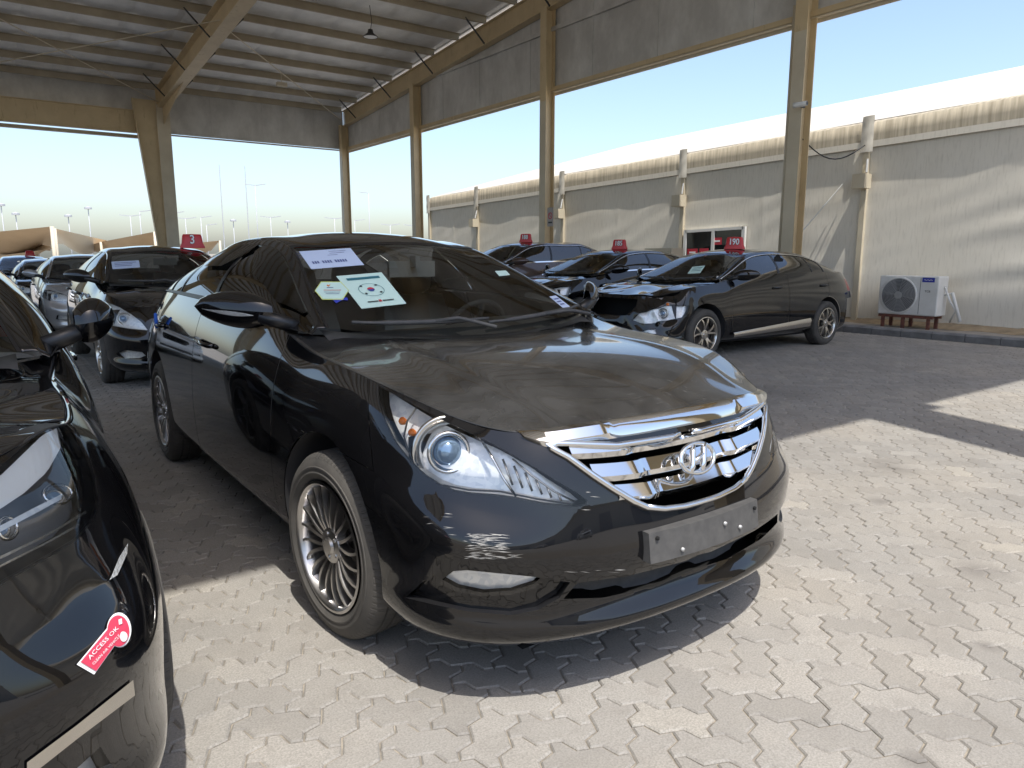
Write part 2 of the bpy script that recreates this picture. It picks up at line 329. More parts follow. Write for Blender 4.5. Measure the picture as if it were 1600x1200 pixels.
# eave side: fascia sheets, beam, gutter
x=XG+.1; k=0
while x>5.9:
    x1=max(x-random.choice((.8,1.05,1.2)),5.86); dy=.012*(k%2); mb=MB(); mb.box(x1-.02,x-.001,YE+.14+dy,YE+.18+dy,ZB+.02,zr(YE)+.12); S(mb,'fascia_panel',M_GAB); x=x1; k+=1
x=6.1
while x>-8:
    x1=x-random.choice((.8,1.05,1.2)); mb=MB(); mb.box(x1-.02,x-.001,YE+.55+.012*(k%2),YE+.6+.012*(k%2),6.12,zr(YE)+.14); S(mb,'fascia_panel',M_GAB); x=x1; k+=1
mb=MB(); mb.ibeam((-8,YE+.1,5.86),(5.55,YE+.1,5.86),.2,.74); S(mb,'eave_beam',M_STEEL)
mb=MB(); mb.box(5.9,XG+.2,YE+.08,YE+.26,ZB-.04,ZB-.01); S(mb,'sill_flashing',M_PURL)
mb=MB(); mb.box(-8,5.5,YE+.3,YE+.5,5.36,5.46); S(mb,'sill_flashing',M_PURL)
for p,q in (((5.7,YE-.2,6.5),(-.95,20.5,7.35)),((-.95,YE-.2,6.4),(5.7,20.5,7.3)),((5.7,20.5,7.2),(12.2,28.1,6.6))):
    S(MB().tube([p,q],.014,6),'bracing_rod',M_STEELW)
S(MB().tube([(5.3,YE+.1,5.5),(5.15,YE+.05,4.6),(5.35,YE,4.05),(5.55,YE,4.3),(5.5,YE,5.4)],.012,6),'loose_cable',M_WIRE,True)
# ridge beam, and a post added to cast a shadow strip (behind the photographer)
mb=MB(); mb.beam((-14,Y0,zr(Y0)+.05),(12.4,Y0,zr(Y0)+.05),.2,.3); S(mb,'ridge_beam',M_STEEL)
px_=5.25; mb=MB(); mb.box(px_-.37,px_+.37,Y0-.12,Y0+.12,0,zr(Y0)-.1); S(mb,'column',M_STEEL)
# pendant lamp, cameras, sign
def pend(u,v,z,lab):
    p=at(u,v,z=z); e=tag(empty('pendant_lamp',p),lab,'lamp'); zt=zr(p[1])+.18-p[2]
    MB().tube([(0,0,.16),(.05,0,zt*.5),(0,0,zt)],.008,6).obj('cord',M_WIRE,e,True)
    MB().lathe([(.0,.2),(.06,.19),(.08,.1),(.19,.02),(.2,0),(.19,-.005)],'z',20).obj('lamp_shade',M_DARK,e,True)
    MB().lathe([(.185,.004),(.0,.002)],'z',20).obj('diffuser',M_WPRINT,e,True)
pend(579,58,7.1,'black dome lamp hanging on a cord under the shed roof')
p=at(440,132,z=6.9); e=tag(empty('conduit_box',p),'small cream junction box hanging under a purlin','junction box'); MB().box(-.16,.16,-.08,.08,-.06,.06).tube([(0,0,.05),(0,0,.35)],.01).obj('box',M_STEELW,e)
p=at(1251,163,x=XG-.35); e=tag(empty('security_camera',p),'small white bullet camera on the shed column','camera')
MB().lathe([(0,-.12),(.04,-.12),(.045,.1),(.05,.13),(.03,.13)],'y',14).obj('body',M_WHITE,e,True); MB().lathe([(0,-.122),(.034,-.124)],'y',14).obj('lens',M_DARK,e); MB().beam((0,.05,0),(.2,.05,-.02),.03,.03).obj('bracket',M_DARK,e)
p=at(860,339,x=XG-.22); e=tag(empty('no_smoking_sign',p),'small grey upright no smoking sign on the shed column','sign')
MB().box(-.004,.004,-.12,.12,-.24,.24).obj('plate',mat('sign_grey',(.36,.33,.31),.5),e)
MB().lathe([(.062,-.008),(.085,-.008)],'x',24,c=(0,0,.03)).beam((-.008,-.05,-.02),(-.008,.05,.08),.018,.002,up=(1,0,0)).obj('symbol',M_REDD,e)
MB().box(-.0065,-.0055,-.08,.08,-.16,-.12).obj('caption',M_KPRINT,e)
# ------------------------------------------------------------------ tent hall
TA=0.0; T0=np.array([13.6,5.0]); TD=np.array([math.sin(TA),math.cos(TA)]); TN=np.array([math.cos(TA),-math.sin(TA)])
tent=tag(empty('tent_hall',(13.6,5,0)),'long beige storage tent with white roof beside the shed','tent')
def tp(s,d,z): q=TD*s+TN*d; return (q[0],q[1],z-.0215*max(s,0)*min(1,z/1.0))                    # s along the wall, d into the tent
def tpix(u,v,d=0):
    r=pixray(u,v); o=T0+TN*d; t=(o@TN)/(r[:2]@TN); p=r*t+np.array([0,0,CH]); return (p[:2]-T0)@TD, p[2]
s_end=tpix(672,320)[0]
posts=[tpix(1352,300)[0]]; posts=[-9.2,-4.6]+posts
while posts[-1]<s_end-2: posts.append(posts[-1]+4.37)
posts[-1]=s_end
print('tent posts',posts,'z',tpix(1365,190),tpix(1365,232),tpix(700,305),tpix(700,325))
zv1=3.82; zv0=3.36
for i in range(len(posts)-1):
    a,b=posts[i],posts[i+1]; wr=.010 if i==1 else .0035; G=[]; nS,nZ=70,40
    ph=random.uniform(0,9)
    for s in np.linspace(a+.04,b-.04,nS):
        col=[]
        for z in np.linspace(.0,3.75,nZ):
            w=math.sin((z*12+s*3.4)+1.6*math.sin(s*1.9+ph+z*1.3))*wr*(.35+.65*max(0,math.sin(math.pi*(s-a)/(b-a)+.5)))+math.sin(z*17+s*3.1+ph)*wr*.35+math.sin(s*2.1+ph)*.006
            if i==1: w*=.25+.9*min(1,max(0,(posts[2]-s-1.2)/1.5))
            w+=.012*math.exp(-((s-(a+b)/2)/.03)**2)
            col.append(tp(s,-w,z))
        G.append(col)
    MB().grid(G).obj('wall_panel',M_TARP,tent,True)
    G=[[tp(s,d-.05-.003*math.sin(s*2.3),z+.006*math.sin(s*1.7+ph)) for z,d in ((zv0,.0),(zv0+.005,-.02),(zv0+.12,-.012),((zv0+zv1)/2,-.015),(zv1-.02,0),(zv1+.03,.10))] for s in np.linspace(a+.06,b-.06,40)]
    MB().grid(G).obj('valance',M_VAL,tent,True)
    G=[[tp(s,-.075-.003*math.sin(s*2.3),z) for z in (zv0+.003,zv0+.115)] for s in np.linspace(a+.06,b-.06,30)]
    MB().grid(G).obj('valance_hem',M_TARP,tent,True)
    G=[[tp(s,d,zv1+.02+d*.268-.05*math.sin(math.pi*min(1,max(0,(s-a)/(b-a))))*math.sin(math.pi*d/10.2)) for d in np.linspace(.08,10.2,14)] for s in np.linspace(a,b,14)]
    MB().grid(G).obj('roof_panel',M_TARPW,tent,True)
    G=[[tp(s,d,zv1+.02+10.2*.268-(d-10.2)*.268) for d in np.linspace(10.2,20.4,4)] for s in (a,b)]
    MB().grid(G).obj('roof_panel',M_TARPW,tent,True)
for i,s in enumerate(posts[1:]):
    MB().add([tp(s-.05,-.07,.1),tp(s+.05,-.07,.1),tp(s+.05,.05,.1),tp(s-.05,.05,.1),tp(s-.05,-.07,zv0+.2),tp(s+.05,-.07,zv0+.2),tp(s+.05,.05,zv0+.2),tp(s-.05,.05,zv0+.2)],BOXF).obj('post',M_STEELW,tent)
    w=.12; G=[[tp(s+ds*w*(1-.15*(z-zv0)),-.085-.02*math.sin((ds+1)*1.57)-.006*math.sin(z*23+ds*2),z) for z in np.linspace(zv0-.08,zv1+.1,9)] for ds in np.linspace(-1,1,7)]
    MB().grid(G).obj('joint_cover',M_TARP,tent,True)
    if s<s_end-1: 
        b=MB(); b.v=[tp(*p) for p in boxv(s-.16+.02,s+.10,-.32,-.08,2.62,2.88)]; b.f=list(BOXF); b.obj('lamp_box',M_STEELW,tent)
        MB().tube([tp(s-.1,-.2,2.9),tp(s-.05,-.1,3.15)],.02).obj('lamp_arm',M_GALV,tent)
MB().add([tp(s_end,.0,0),tp(s_end,20.4,0),tp(s_end,20.4,zv1),tp(s_end,10.2,zv1+2.73),tp(s_end,0,zv1)],[(0,1,2,3,4)]).obj('end_wall',M_TARP,tent)
G=[[tp(s,-.12-.10*random.random()-d*.25,.10+.07*(1-d)*random.random()) for d in (0,.4,1)] for s in np.linspace(-9,s_end,120)]
G=[[tp(s,d,h) for d,h in ((.05,.20),(-.05-.08*random.random(),.13+.05*random.random()),(-.25-.2*random.random(),.104))] for s in np.linspace(-9,s_end,140)]
tag(MB().grid(G).obj('sand_bank',M_DIRT,None,True).__class__ and bpy.data.objects['sand_bank'],'strip of drifted sand along the tent foot','sand',kind='stuff')
bpy.data.objects['sand_bank'].location=(13.6,5,0)
# doorway in the tent wall with dark glass and red stickers
s0,z1=tpix(1162,364,-.05); s1,_=tpix(1072,370,-.05); z1=2.02
def tbox(s_a,s_b,d_a,d_b,za,zb): b=MB(); b.v=[tp(*p) for p in boxv(s_a,s_b,d_a,d_b,za,zb)]; b.f=list(BOXF); return b
for a,b_,za,zb in ((s0-.05,s0+.03,.1,z1+.06),(s1-.03,s1+.05,.1,z1+.06),(s0,s1,z1,z1+.06),((s0+s1)/2-.04,(s0+s1)/2+.04,.1,z1)): tbox(a,b_,-.085,-.02,za,zb).obj('door_frame',M_WHITE,tent)
M_DGL=mat('dark_door_glass',(.012,.014,.016),.04,spec=.6)
for a,b_ in ((s0+.03,(s0+s1)/2-.04),((s0+s1)/2+.04,s1-.03)): tbox(a,b_,-.06,-.05,.15,z1).obj('door_pane',M_DGL,tent)
for (u,v,w,h) in ((1082,385,.30,.17),(1100,386,.26,.20),(1121,368,.24,.16)):
    s,z=tpix(u,v,-.07); tbox(s-w/2,s+w/2,-.066,-.062,z-h/2,z+h/2).obj('door_sticker',M_REDD,tent); tbox(s-w*.3,s+w*.3,-.069,-.0665,z-h*.12,z+h*.12).obj('sticker_print',M_WPRINT,tent)
# switch cabinet and low concrete block
s,z=tpix(1037,390,-.5); e=tag(empty('switch_cabinet',(13.6+tp(s,-.5,0)[0],5+tp(s,-.5,0)[1],.1)),'cream electrical cabinet with a small blue notice beside the tent door','cabinet')
e.rotation_euler=(0,0,-TA); MB().box(-.2,.2,-.42,.42,0,1.42).obj('casing',M_STEELW,e); MB().box(-.215,-.201,-.38,.38,.08,1.36).obj('cabinet_door',M_STEELW,e); MB().box(-.2185,-.2155,-.13,.12,1.0,1.22).obj('notice',mat('pale_notice',(.66,.72,.8),.5),e); MB().box(-.2205,-.219,-.05,.04,1.05,1.16).obj('notice_print',mat('blue_print',(.1,.14,.35),.5),e)
s,z=tpix(965,390,-.6); e=tag(empty('cable_tray_wall',(13.6+tp(s,-.6,0)[0],5+tp(s,-.6,0)[1],.1)),'low grey concrete block wall in front of the tent','wall'); e.rotation_euler=(0,0,-TA)
MB().box(-.15,.15,-1.3,1.3,0,1.3).obj('block_wall',M_GAB,e); MB().box(-.2,.2,-1.34,1.34,1.302,1.36).obj('coping',M_GALV,e)
MB().tube([tp(posts[2]+.4,-.1,2.75),tp(posts[2]+2.2,-.9,.15)],.012,6).obj('guy_rope',M_WHITE,tent)
c4=np.array([XG,8.05,0]); q0=c4+np.array([.1,0,3.45]); qq=tp(posts[2],-.15,3.4); q1=np.array([13.6+qq[0],5+qq[1],qq[2]])
tag(MB().tube([tuple(q0+(q1-q0)*t-np.array([0,0,.3*math.sin(math.pi*t)])) for t in np.linspace(0,1,12)],.012,6).obj('overhead_cable',M_WIRE,None,True),'grey cable sagging from the shed column to the tent','cable')
# air conditioner on its stand, loose pipe
pA=at(1370,492,x=12.95); pB=at(1462,494,x=12.95); yc=(pA[1]+pB[1])/2; wA=.5*(pA[1]-pB[1]); zA=.33
e=tag(empty('air_conditioner',(12.95,yc,zA)),'white outdoor air conditioner with round fan grille by the tent wall','air conditioner')
hA=at(1370,430,x=12.95)[2]-zA
cs=MB().box(0,.36,-wA,wA,0,hA).obj('casing',M_WHITE,e); bv=cs.modifiers.new('b','BEVEL'); bv.width=.02; bv.segments=2
fc=(wA*.30); rf=hA*.43; cz=hA*.5
MB().lathe([(rf,-.012),(rf+.02,-.016),(rf+.03,.0),(rf,.004)],'x',40,c=(0,fc,cz)).obj('fan_ring',M_WHITE,e,True)
MB().lathe([(0,.002),(rf,.002)],'x',40,c=(-.004,fc,cz)).obj('fan_recess',mat('fan_dark',(.10,.10,.11),.6),e)
gr=MB()
for k in range(1,13): gr.lathe([(rf*k/12.5-.004,-.014),(rf*k/12.5+.004,-.014),(rf*k/12.5+.004,-.008),(rf*k/12.5-.004,-.008)],'x',36,c=(0,fc,cz),close=True)
for k in range(8): t=k*math.pi/4+.2; gr.beam((-.011,fc+.05*math.cos(t),cz+.05*math.sin(t)),(-.011,fc+rf*math.cos(t),cz+rf*math.sin(t)),.006,.006)
gr.lathe([(0,-.017),(.06,-.016),(.065,-.008)],'x',24,c=(0,fc,cz)); gr.obj('fan_grille',M_GALV,e,True,40)
fb=MB()
for k in range(3):
    t0=k*2.094; fb.grid([[(-.003-.003*r_,fc+rf*.95*r_*math.cos(t0+a_),cz+rf*.95*r_*math.sin(t0+a_)) for a_ in np.linspace(0,1.3,8)] for r_ in (.2,.6,1)])
fb.obj('fan_blade',mat('fan_grey',(.2,.2,.21),.5),e)
MB().box(-.004,-.001,-wA*.86,-wA*.46,hA*.85,hA*.965).obj('brand_plate',mat('brand_blue',(.03,.045,.32),.4),e)
MB().tube([(-.006,-wA*(.52+.03*k),hA*.905+.008*math.sin(k*1.9)) for k in range(10)],.0035,5).obj('brand_mark',M_WPRINT,e)
texto('model_letters','TCB',.05,M_KPRINT,e,Matrix.Translation((-.003,-wA*.66,hA*.62))@Matrix.Rotation(R(-90),4,'Z')@Matrix.Rotation(R(90),4,'X'),.0008)
MB().box(-.003,-.0008,-wA*.42,-wA*.405,.03,hA-.03).obj('panel_seam',M_KERB,e)
MB().tube([(.2,-wA-.01,hA*.75),(.22,-wA-.10,hA*.4),(.25,-wA-.2,.1),(.3,-wA-.1,-.1)],.018).obj('refrigerant_pipe',M_WHITE,e,True)
e=tag(empty('unit_stand',(12.95,yc,.1)),'rusty red steel stand under the air conditioner','stand')
for y_ in (-wA*.75,0.05,wA*.8):
    for x_ in (.03,.32): MB().beam((x_,y_,0),(x_,y_,.2),.05,.04).obj('leg',M_RUST,e)
for x_ in (.03,.32): MB().beam((x_,-wA*.9,.205),(x_,wA*.95,.205),.05,.05).obj('rail',M_RUST,e)
p0=at(1472,462,x=13.2); p1=at(1500,503,x=13.2); p2=at(1488,458,x=13.2); p3=at(1465,483,x=13.2)
e=tag(empty('pvc_pipe',(p1[0],p1[1],.1)),'bent white plastic pipe leaning by the air conditioner','pipe')
MB().tube([p3-np.array([p1[0],p1[1],.1]),p0-np.array([p1[0],p1[1],.1]),p2-np.array([p1[0],p1[1],.1]),p1-np.array([p1[0],p1[1],.1])],.028,8).obj('pipe',M_WHITE,e,True)
# ------------------------------------------------------------------ distance: shade sails, lamp posts, masts, low buildings
def far(u,dist):
    r=pixray(u,400.8); h=r[:2]/np.linalg.norm(r[:2]); return h*dist
def farz(v,u,dist): r=pixray(u,v); return CH+r[2]/np.linalg.norm(r[:2])*dist
def sail(pts,dist,mt,lab):
    P3=[]
    for u,v,dd in pts: q=far(u,dist+dd); P3.append(np.array([q[0],q[1],farz(v,u,dist+dd)]))
    base=np.array([P3[0][0],P3[0][1],0]); a,b,c_,d_=P3
    e=tag(empty('shade_sail',base),lab,'shade sail','shade sails beyond the shed'); G=[]
    for s in np.linspace(0,1,14):
        row=[]
        for t in np.linspace(0,1,14):
            p=(a*(1-s)+b*s)*(1-t)+(d_*(1-s)+c_*s)*t; p=p-np.array([0,0,1.0*math.sin(math.pi*s)*math.sin(math.pi*t)]); row.append(p-base)
        G.append(row)
    MB().grid(G).obj('canopy',mt,e,True)
    for p in P3[:2]: MB().tube([p-base,(p[0]-base[0],p[1]-base[1],-.6)],.11).obj('mast',M_STEELW,e,True)
sail([(-40,366,0),(86,354,-6),(80,392,8),(-50,380,14)],55,M_SAIL,'tan shade sail peaking at a white mast')
sail([(60,380,6),(88,388,0),(-20,402,8),(-60,392,10)],52,M_SAIL,'lower tan shade sail drooping below the peaked one')
sail([(90,357,0),(170,376,10),(160,392,18),(92,380,12)],62,M_SAILW,'cream shade sail stretched between white masts')
sail([(160,378,10),(245,362,0),(262,388,8),(120,390,20)],58,M_SAIL,'tan shade sail rising toward the shed column')
sail([(262,384,0),(345,376,6),(330,392,12),(255,392,12)],66,M_SAIL,'small tan shade sail beyond the shed column')
def lamppost(u,vt,dist,arms,lab):
    q=far(u,dist); zt=farz(vt,u,dist); e=tag(empty('lamp_post',(q[0],q[1],-.5)),lab,'lamp post','lamp posts on the horizon'); h=zt+.5; w=.0011*dist/2
    MB().tube([(0,0,0),(0,0,h)],[w*1.25,w*.8],8).obj('pole',M_POLE,e,True); k=.013*dist
    hd=MB()
    for sx in arms: hd.add([(CRT[0]*a+0,CRT[1]*a,h+z) for a,z in ((0,-.03*k),(sx*k,.1*k),(sx*k,.16*k),(0,.05*k))]+[(CRT[0]*a+CFW[0]*w*2,CRT[1]*a+CFW[1]*w*2,h+z) for a,z in ((0,-.03*k),(sx*k,.1*k),(sx*k,.16*k),(0,.05*k))],BOXF)
    if arms: hd.obj('lamp_head',M_POLE,e)
    else: MB().lathe([(0,.25*k),(.3*k,.15*k),(.3*k,0),(0,-.02*k)],'z',10,c=(0,0,h)).obj('lamp_head',M_POLE,e)
for u,vt,d_,arms in ((11,322,90,()),(32,336,110,()),(113,339,110,()),(145,327,95,()),(209,338,100,(-1,1)),(224,331,105,(1,)),(276,333,95,(-1,1)),(294,342,110,(-1,1)),(318,340,105,(1,)),(326,352,130,(1,)),(368,346,120,()),(405,290,70,(-1,1)),(426,340,110,(-1,1)),(452,348,130,()),(525,342,115,(-1,1)),(556,345,125,(1,)),(579,302,100,(-1,)),(611,352,125,(-1,1)),(647,353,130,(-1,1))):
    lamppost(u,vt,d_,arms,'twin armed grey lamp post on the hazy horizon' if len(arms)==2 else ('single armed grey lamp post on the hazy horizon' if arms else 'lamp post with a small round head on the hazy horizon'))
for u,vt in ((352,258),(391,260)):
    q=far(u,85); h=farz(vt,u,85); e=tag(empty('mast',(q[0],q[1],-.5)),'tall thin bare mast standing behind the lamp posts','mast','masts'); MB().tube([(0,0,0),(0,0,h+.5)],[.06,.03],6).obj('pole',M_POLE,e)
M_BLD=mat('far_building',(.62,.58,.52),.8)
for u0,u1,vt,d_,lab in ((-60,40,396,75,'low cream building behind the shade sails'),(440,470,376,140,'small white kiosk on the horizon'),(260,690,398,170,'long low wall on the horizon')):
    a=far(u0,d_); b=far(u1,d_); h=farz(vt,(u0+u1)/2,d_); e=tag(empty('low_building',((a[0]+b[0])/2,(a[1]+b[1])/2,-.5)),lab,'building')
    dv=(b-a); Ln=np.linalg.norm(dv); e.rotation_euler=(0,0,math.atan2(dv[1],dv[0])); MB().box(-Ln/2,Ln/2,0,6,0,h+.5).obj('wall',M_BLD,e); MB().box(-Ln/2-.1,Ln/2+.1,-.1,6.1,h+.502,h+.62).obj('roof',M_TARPW,e)
# warehouse across the aisle, behind the photographer
e=tag(empty('warehouse',(0,-34,0)),'long white warehouse across the aisle','building'); MB().box(-50,45,-8,0,0,6.5).obj('wall',M_BLD,e); MB().box(-50.2,45.2,-8.2,.2,6.5,6.9).obj('roof_trim',M_STEELW,e)
for k in range(9): MB().box(-46+k*10,-42+k*10,.01,.06,0,4.2).obj('roller_door',mat('door_grey',(.3,.31,.33),.6),e)
# ------------------------------------------------------------------ car materials
def paint(name,col,rough=.07,dust=.0,flake=0):
    m=mat(name,col,rough,flake,spec=.12,coat=1.0); P(m).inputs['Coat Roughness'].default_value=.015
    if dust:
        f=noise(m,3.5,6,.65,dist=.4); f2=noise(m,42,5,.7,stretch=(1,.35,1)); f3=noise(m,300,2,.5)
        a=mth(m,'MULTIPLY',mth(m,'ADD',ramp(m,f,[(.36,(.15,.15,.15)),(.70,(1.2,1.2,1.2))]),mth(m,'MULTIPLY',f2,.5)),dust)
        sp=ramp(m,f3,[(.70,(0,0,0)),(.76,(1,1,1))])
        a=mth(m,'ADD',a,mth(m,'MULTIPLY',sp,dust*.9))
        L(m,mixc(m,a,col,(.37,.365,.355)),P(m).inputs['Base Color'])
        L(m,mth(m,'ADD',mth(m,'MULTIPLY',a,.8),rough),P(m).inputs['Roughness'])
        L(m,mth(m,'ADD',mth(m,'MULTIPLY',a,.28),.012),P(m).inputs['Coat Roughness'])
        L(m,mth(m,'SUBTRACT',1.0,mth(m,'MULTIPLY',a,1.2)),P(m).inputs['Coat Weight'])
    return m
BLK=(.0035,.0035,.0042)
M_BLACK=paint('black_car_paint',BLK,.06,.006); M_HOOD=paint('dusty_black_paint',(.006,.006,.006),.12,.075); M_BLACK2=paint('black_car_paint_clean',BLK,.05,.002)
M_SILV=paint('silver_car_paint',(.46,.46,.46),.25,0,.5); M_BROWN=paint('brown_car_paint',(.075,.045,.035),.15,.03,.3); M_BLUE=paint('blue_car_paint',(.06,.12,.23),.15,0,.3); M_WHITEP=paint('white_car_paint',(.72,.72,.71),.2)
M_CHROME=mat('chrome',(.80,.80,.80),.06,1); M_SATIN=mat('satin_metal',(.60,.58,.54),.24,1); M_GUN=varmat('gunmetal_alloy',(.52,.51,.50),(.42,.41,.40),12,.3,metal=1)
M_RUB=varmat('tyre_rubber',(.05,.047,.043),(.085,.078,.068),9,.8,bumpd=.002); 
_g=N(M_RUB,'ShaderNodeTexCoord'); _s=N(M_RUB,'ShaderNodeSeparateXYZ'); L(M_RUB,_g.outputs['Object'],_s.inputs[0])
_a=mth(M_RUB,'MULTIPLY',mth(M_RUB,'ARCTAN2',_s.outputs[2],_s.outputs[0]),84.0); _r=mth(M_RUB,'SQRT',mth(M_RUB,'ADD',mth(M_RUB,'MULTIPLY',_s.outputs[0],_s.outputs[0]),mth(M_RUB,'MULTIPLY',_s.outputs[2],_s.outputs[2])))
_h=mth(M_RUB,'MULTIPLY',ramp(M_RUB,mth(M_RUB,'ADD',mth(M_RUB,'MULTIPLY',mth(M_RUB,'SINE',mth(M_RUB,'ADD',_a,mth(M_RUB,'MULTIPLY',_s.outputs[1],60.0))),.5),.5),[(.12,(0,0,0)),(.3,(1,1,1))]),mth(M_RUB,'GREATER_THAN',_r,.312))
bump(M_RUB,_h,1.0,.006)
M_TRIM=mat('black_trim',(.012,.012,.013),.35); M_MATTE=varmat('grey_black_plastic',(.055,.054,.053),(.08,.078,.075),30,.6)
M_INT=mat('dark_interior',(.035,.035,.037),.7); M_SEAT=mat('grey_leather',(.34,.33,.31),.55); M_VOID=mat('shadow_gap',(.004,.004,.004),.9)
M_AMB=mat('amber_plastic',(.75,.20,.03),.25); M_REDL=mat('red_lamp',(.35,.01,.012),.12); M_REFL=mat('lamp_reflector',(.85,.85,.84),.25,.35)
_v=N(M_REFL,'ShaderNodeTexVoronoi'); _v.inputs['Scale'].default_value=60; _t=N(M_REFL,'ShaderNodeTexCoord'); L(M_REFL,_t.outputs['Object'],_v.inputs['Vector'])
L(M_REFL,ramp(M_REFL,_v.outputs['Color'],[(.1,(.72,.74,.77)),(.6,(.93,.93,.91))]),P(M_REFL).inputs['Base Color']); bump(M_REFL,_v.outputs['Distance'],.15,.004); M_DRL=mat('white_lamp_bar',(.88,.87,.84),.35); M_LDARK=mat('lamp_housing_grey',(.20,.20,.205),.3,.5); M_LENSB=mat('projector_lens',(.25,.36,.50),.05,.6)
def glass(name,tint,alpha,rough=.0):
    m=bpy.data.materials.new(name); m.use_nodes=True; t=m.node_tree; t.nodes.clear()
    out=t.nodes.new('ShaderNodeOutputMaterial'); tr=t.nodes.new('ShaderNodeBsdfTransparent'); gl=t.nodes.new('ShaderNodeBsdfGlossy'); mx=t.nodes.new('ShaderNodeMixShader'); fr=t.nodes.new('ShaderNodeFresnel')
    tr.inputs[0].default_value=(*tint,1); gl.inputs['Roughness'].default_value=rough; gl.inputs['Color'].default_value=(1,1,1,1); fr.inputs[0].default_value=alpha
    t.links.new(fr.outputs[0],mx.inputs[0]); t.links.new(tr.outputs[0],mx.inputs[1]); t.links.new(gl.outputs[0],mx.inputs[2]); t.links.new(mx.outputs[0],out.inputs[0]); return m
G_WS=glass('windscreen_glass',(.84,.90,.87),1.55); G_SIDE=glass('tinted_side_glass',(.05,.055,.055),1.85); G_LENS=glass('clear_lamp_lens',(.93,.93,.92),1.42); G_VIS=glass('smoked_visor',(.22,.21,.19),1.5,.05)
# ------------------------------------------------------------------ car surfaces
def bas(n,ts):
    B=np.zeros((len(ts),n))
    for r,t in enumerate(ts):
        t=min(max(t,0),n-1-1e-9); i=int(t); f=t-i
        w=[(1-f)**3/6,(3*f**3-6*f*f+4)/6,(-3*f**3+3*f*f+3*f+1)/6,f**3/6]
        for k,ww in enumerate(w):
            j=i-1+k
            if j<0: B[r,0]+=2*ww; B[r,1]-=ww
            elif j>n-1: B[r,n-1]+=2*ww; B[r,n-2]-=ww
            else: B[r,j]+=ww
    return B
def fitgrid(Pg,it=3,k=.85):
    Pg=np.asarray(Pg,float); Nu=bas(Pg.shape[0],range(Pg.shape[0])); Nv=bas(Pg.shape[1],range(Pg.shape[1])); C=Pg.copy()
    for _ in range(it): C=C+k*(Pg-np.einsum('ai,ijk,bj->abk',Nu,C,Nv))
    return C
def ev(C,us,vs): return np.einsum('ai,ijk,bj->abk',bas(C.shape[0],us),C,bas(C.shape[1],vs))
def dens(a,b,n): return list(np.linspace(a,b,n))
PLAN=[(.915,0),(.908,.2),(.885,.40),(.835,.56),(.755,.69),(.635,.80),(.46,.865),(.25,.893),(0,.906),(-.3,.911),(-.65,.914),(-1.2,.917),(-1.75,.917),(-2.3,.915),(-2.795,.908),(-3.2,.885),(-3.53,.83),(-3.74,.72),(-3.85,.5),(-3.89,.25),(-3.9,0)]
TOP=[(.79,0,.835),(.785,.2,.835),(.762,.40,.835),(.715,.545,.828),(.60,.645,.838),(.44,.735,.888),(.26,.795,.932),(.08,.81,.952),(-.12,.812,.966),(-.36,.81,.985),(-.64,.812,1.045),(-1.2,.815,1.085),(-1.75,.815,1.095),(-2.3,.81,1.10),(-2.8,.79,1.10),(-3.2,.745,1.085),(-3.5,.67,1.065),(-3.66,.56,1.055),(-3.74,.38,1.055),(-3.77,.2,1.055),(-3.78,0,1.055)]
GZF=[0,.055,.13,.215,.315,.43,.545,.66,.775,.89,1]
GG=[0,0,0,0,0,0,.06,.22,.44,.70,1]
BBf=[-.13,-.045,.012,-.028,-.012,.004,.0,.0,0,0,0]
BBc=[-.12,-.035,.012,-.004,-.006,.004,.018,-.012,-.01,0,0]
BBs=[-.13,-.05,-.016,-.006,0,.002,.004,.012,.016,.012,0]
GH=[ # beltline, rail, centre
((-.40,.765,1.03),(-.42,.728,1.052),(-.25,1.0)),((-.66,.81,1.05),(-.70,.675,1.16),(-.55,1.145)),((-.92,.812,1.07),(-.98,.614,1.275),(-.84,1.29)),((-1.2,.815,1.085),(-1.277,.558,1.37),(-1.12,1.41)),((-1.5,.815,1.092),(-1.62,.545,1.408),(-1.5,1.462)),((-1.8,.815,1.097),(-1.9,.54,1.413),(-1.85,1.47)),((-2.15,.81,1.10),(-2.2,.54,1.402),(-2.2,1.46)),((-2.5,.80,1.102),(-2.5,.54,1.365),(-2.55,1.42)),((-2.8,.785,1.102),(-2.78,.56,1.30),(-2.85,1.35)),((-3.08,.76,1.098),(-3.02,.62,1.21),(-3.13,1.235)),((-3.32,.72,1.085),(-3.28,.685,1.10),(-3.4,1.095))]
SEDAN=dict(plan=PLAN,top=TOP,gh=GH,wb=2.795,wr=.335,hz=.17)
def variant(fx=lambda x:x,fy=1.,fz=lambda z,x:z,gh=None,**k):
    s=dict(SEDAN); s['plan']=[(fx(x),y*fy) for x,y in PLAN]; s['top']=[(fx(x),y*fy,fz(z,x)) for x,y,z in TOP]
    s['gh']=[((fx(b[0]),b[1]*fy,fz(b[2],b[0])),(fx(r[0]),r[1]*fy,fz(r[2],r[0])),(fx(c[0]),fz(c[1],c[0]))) for b,r,c in (gh or GH)]
    s.update(k); return s
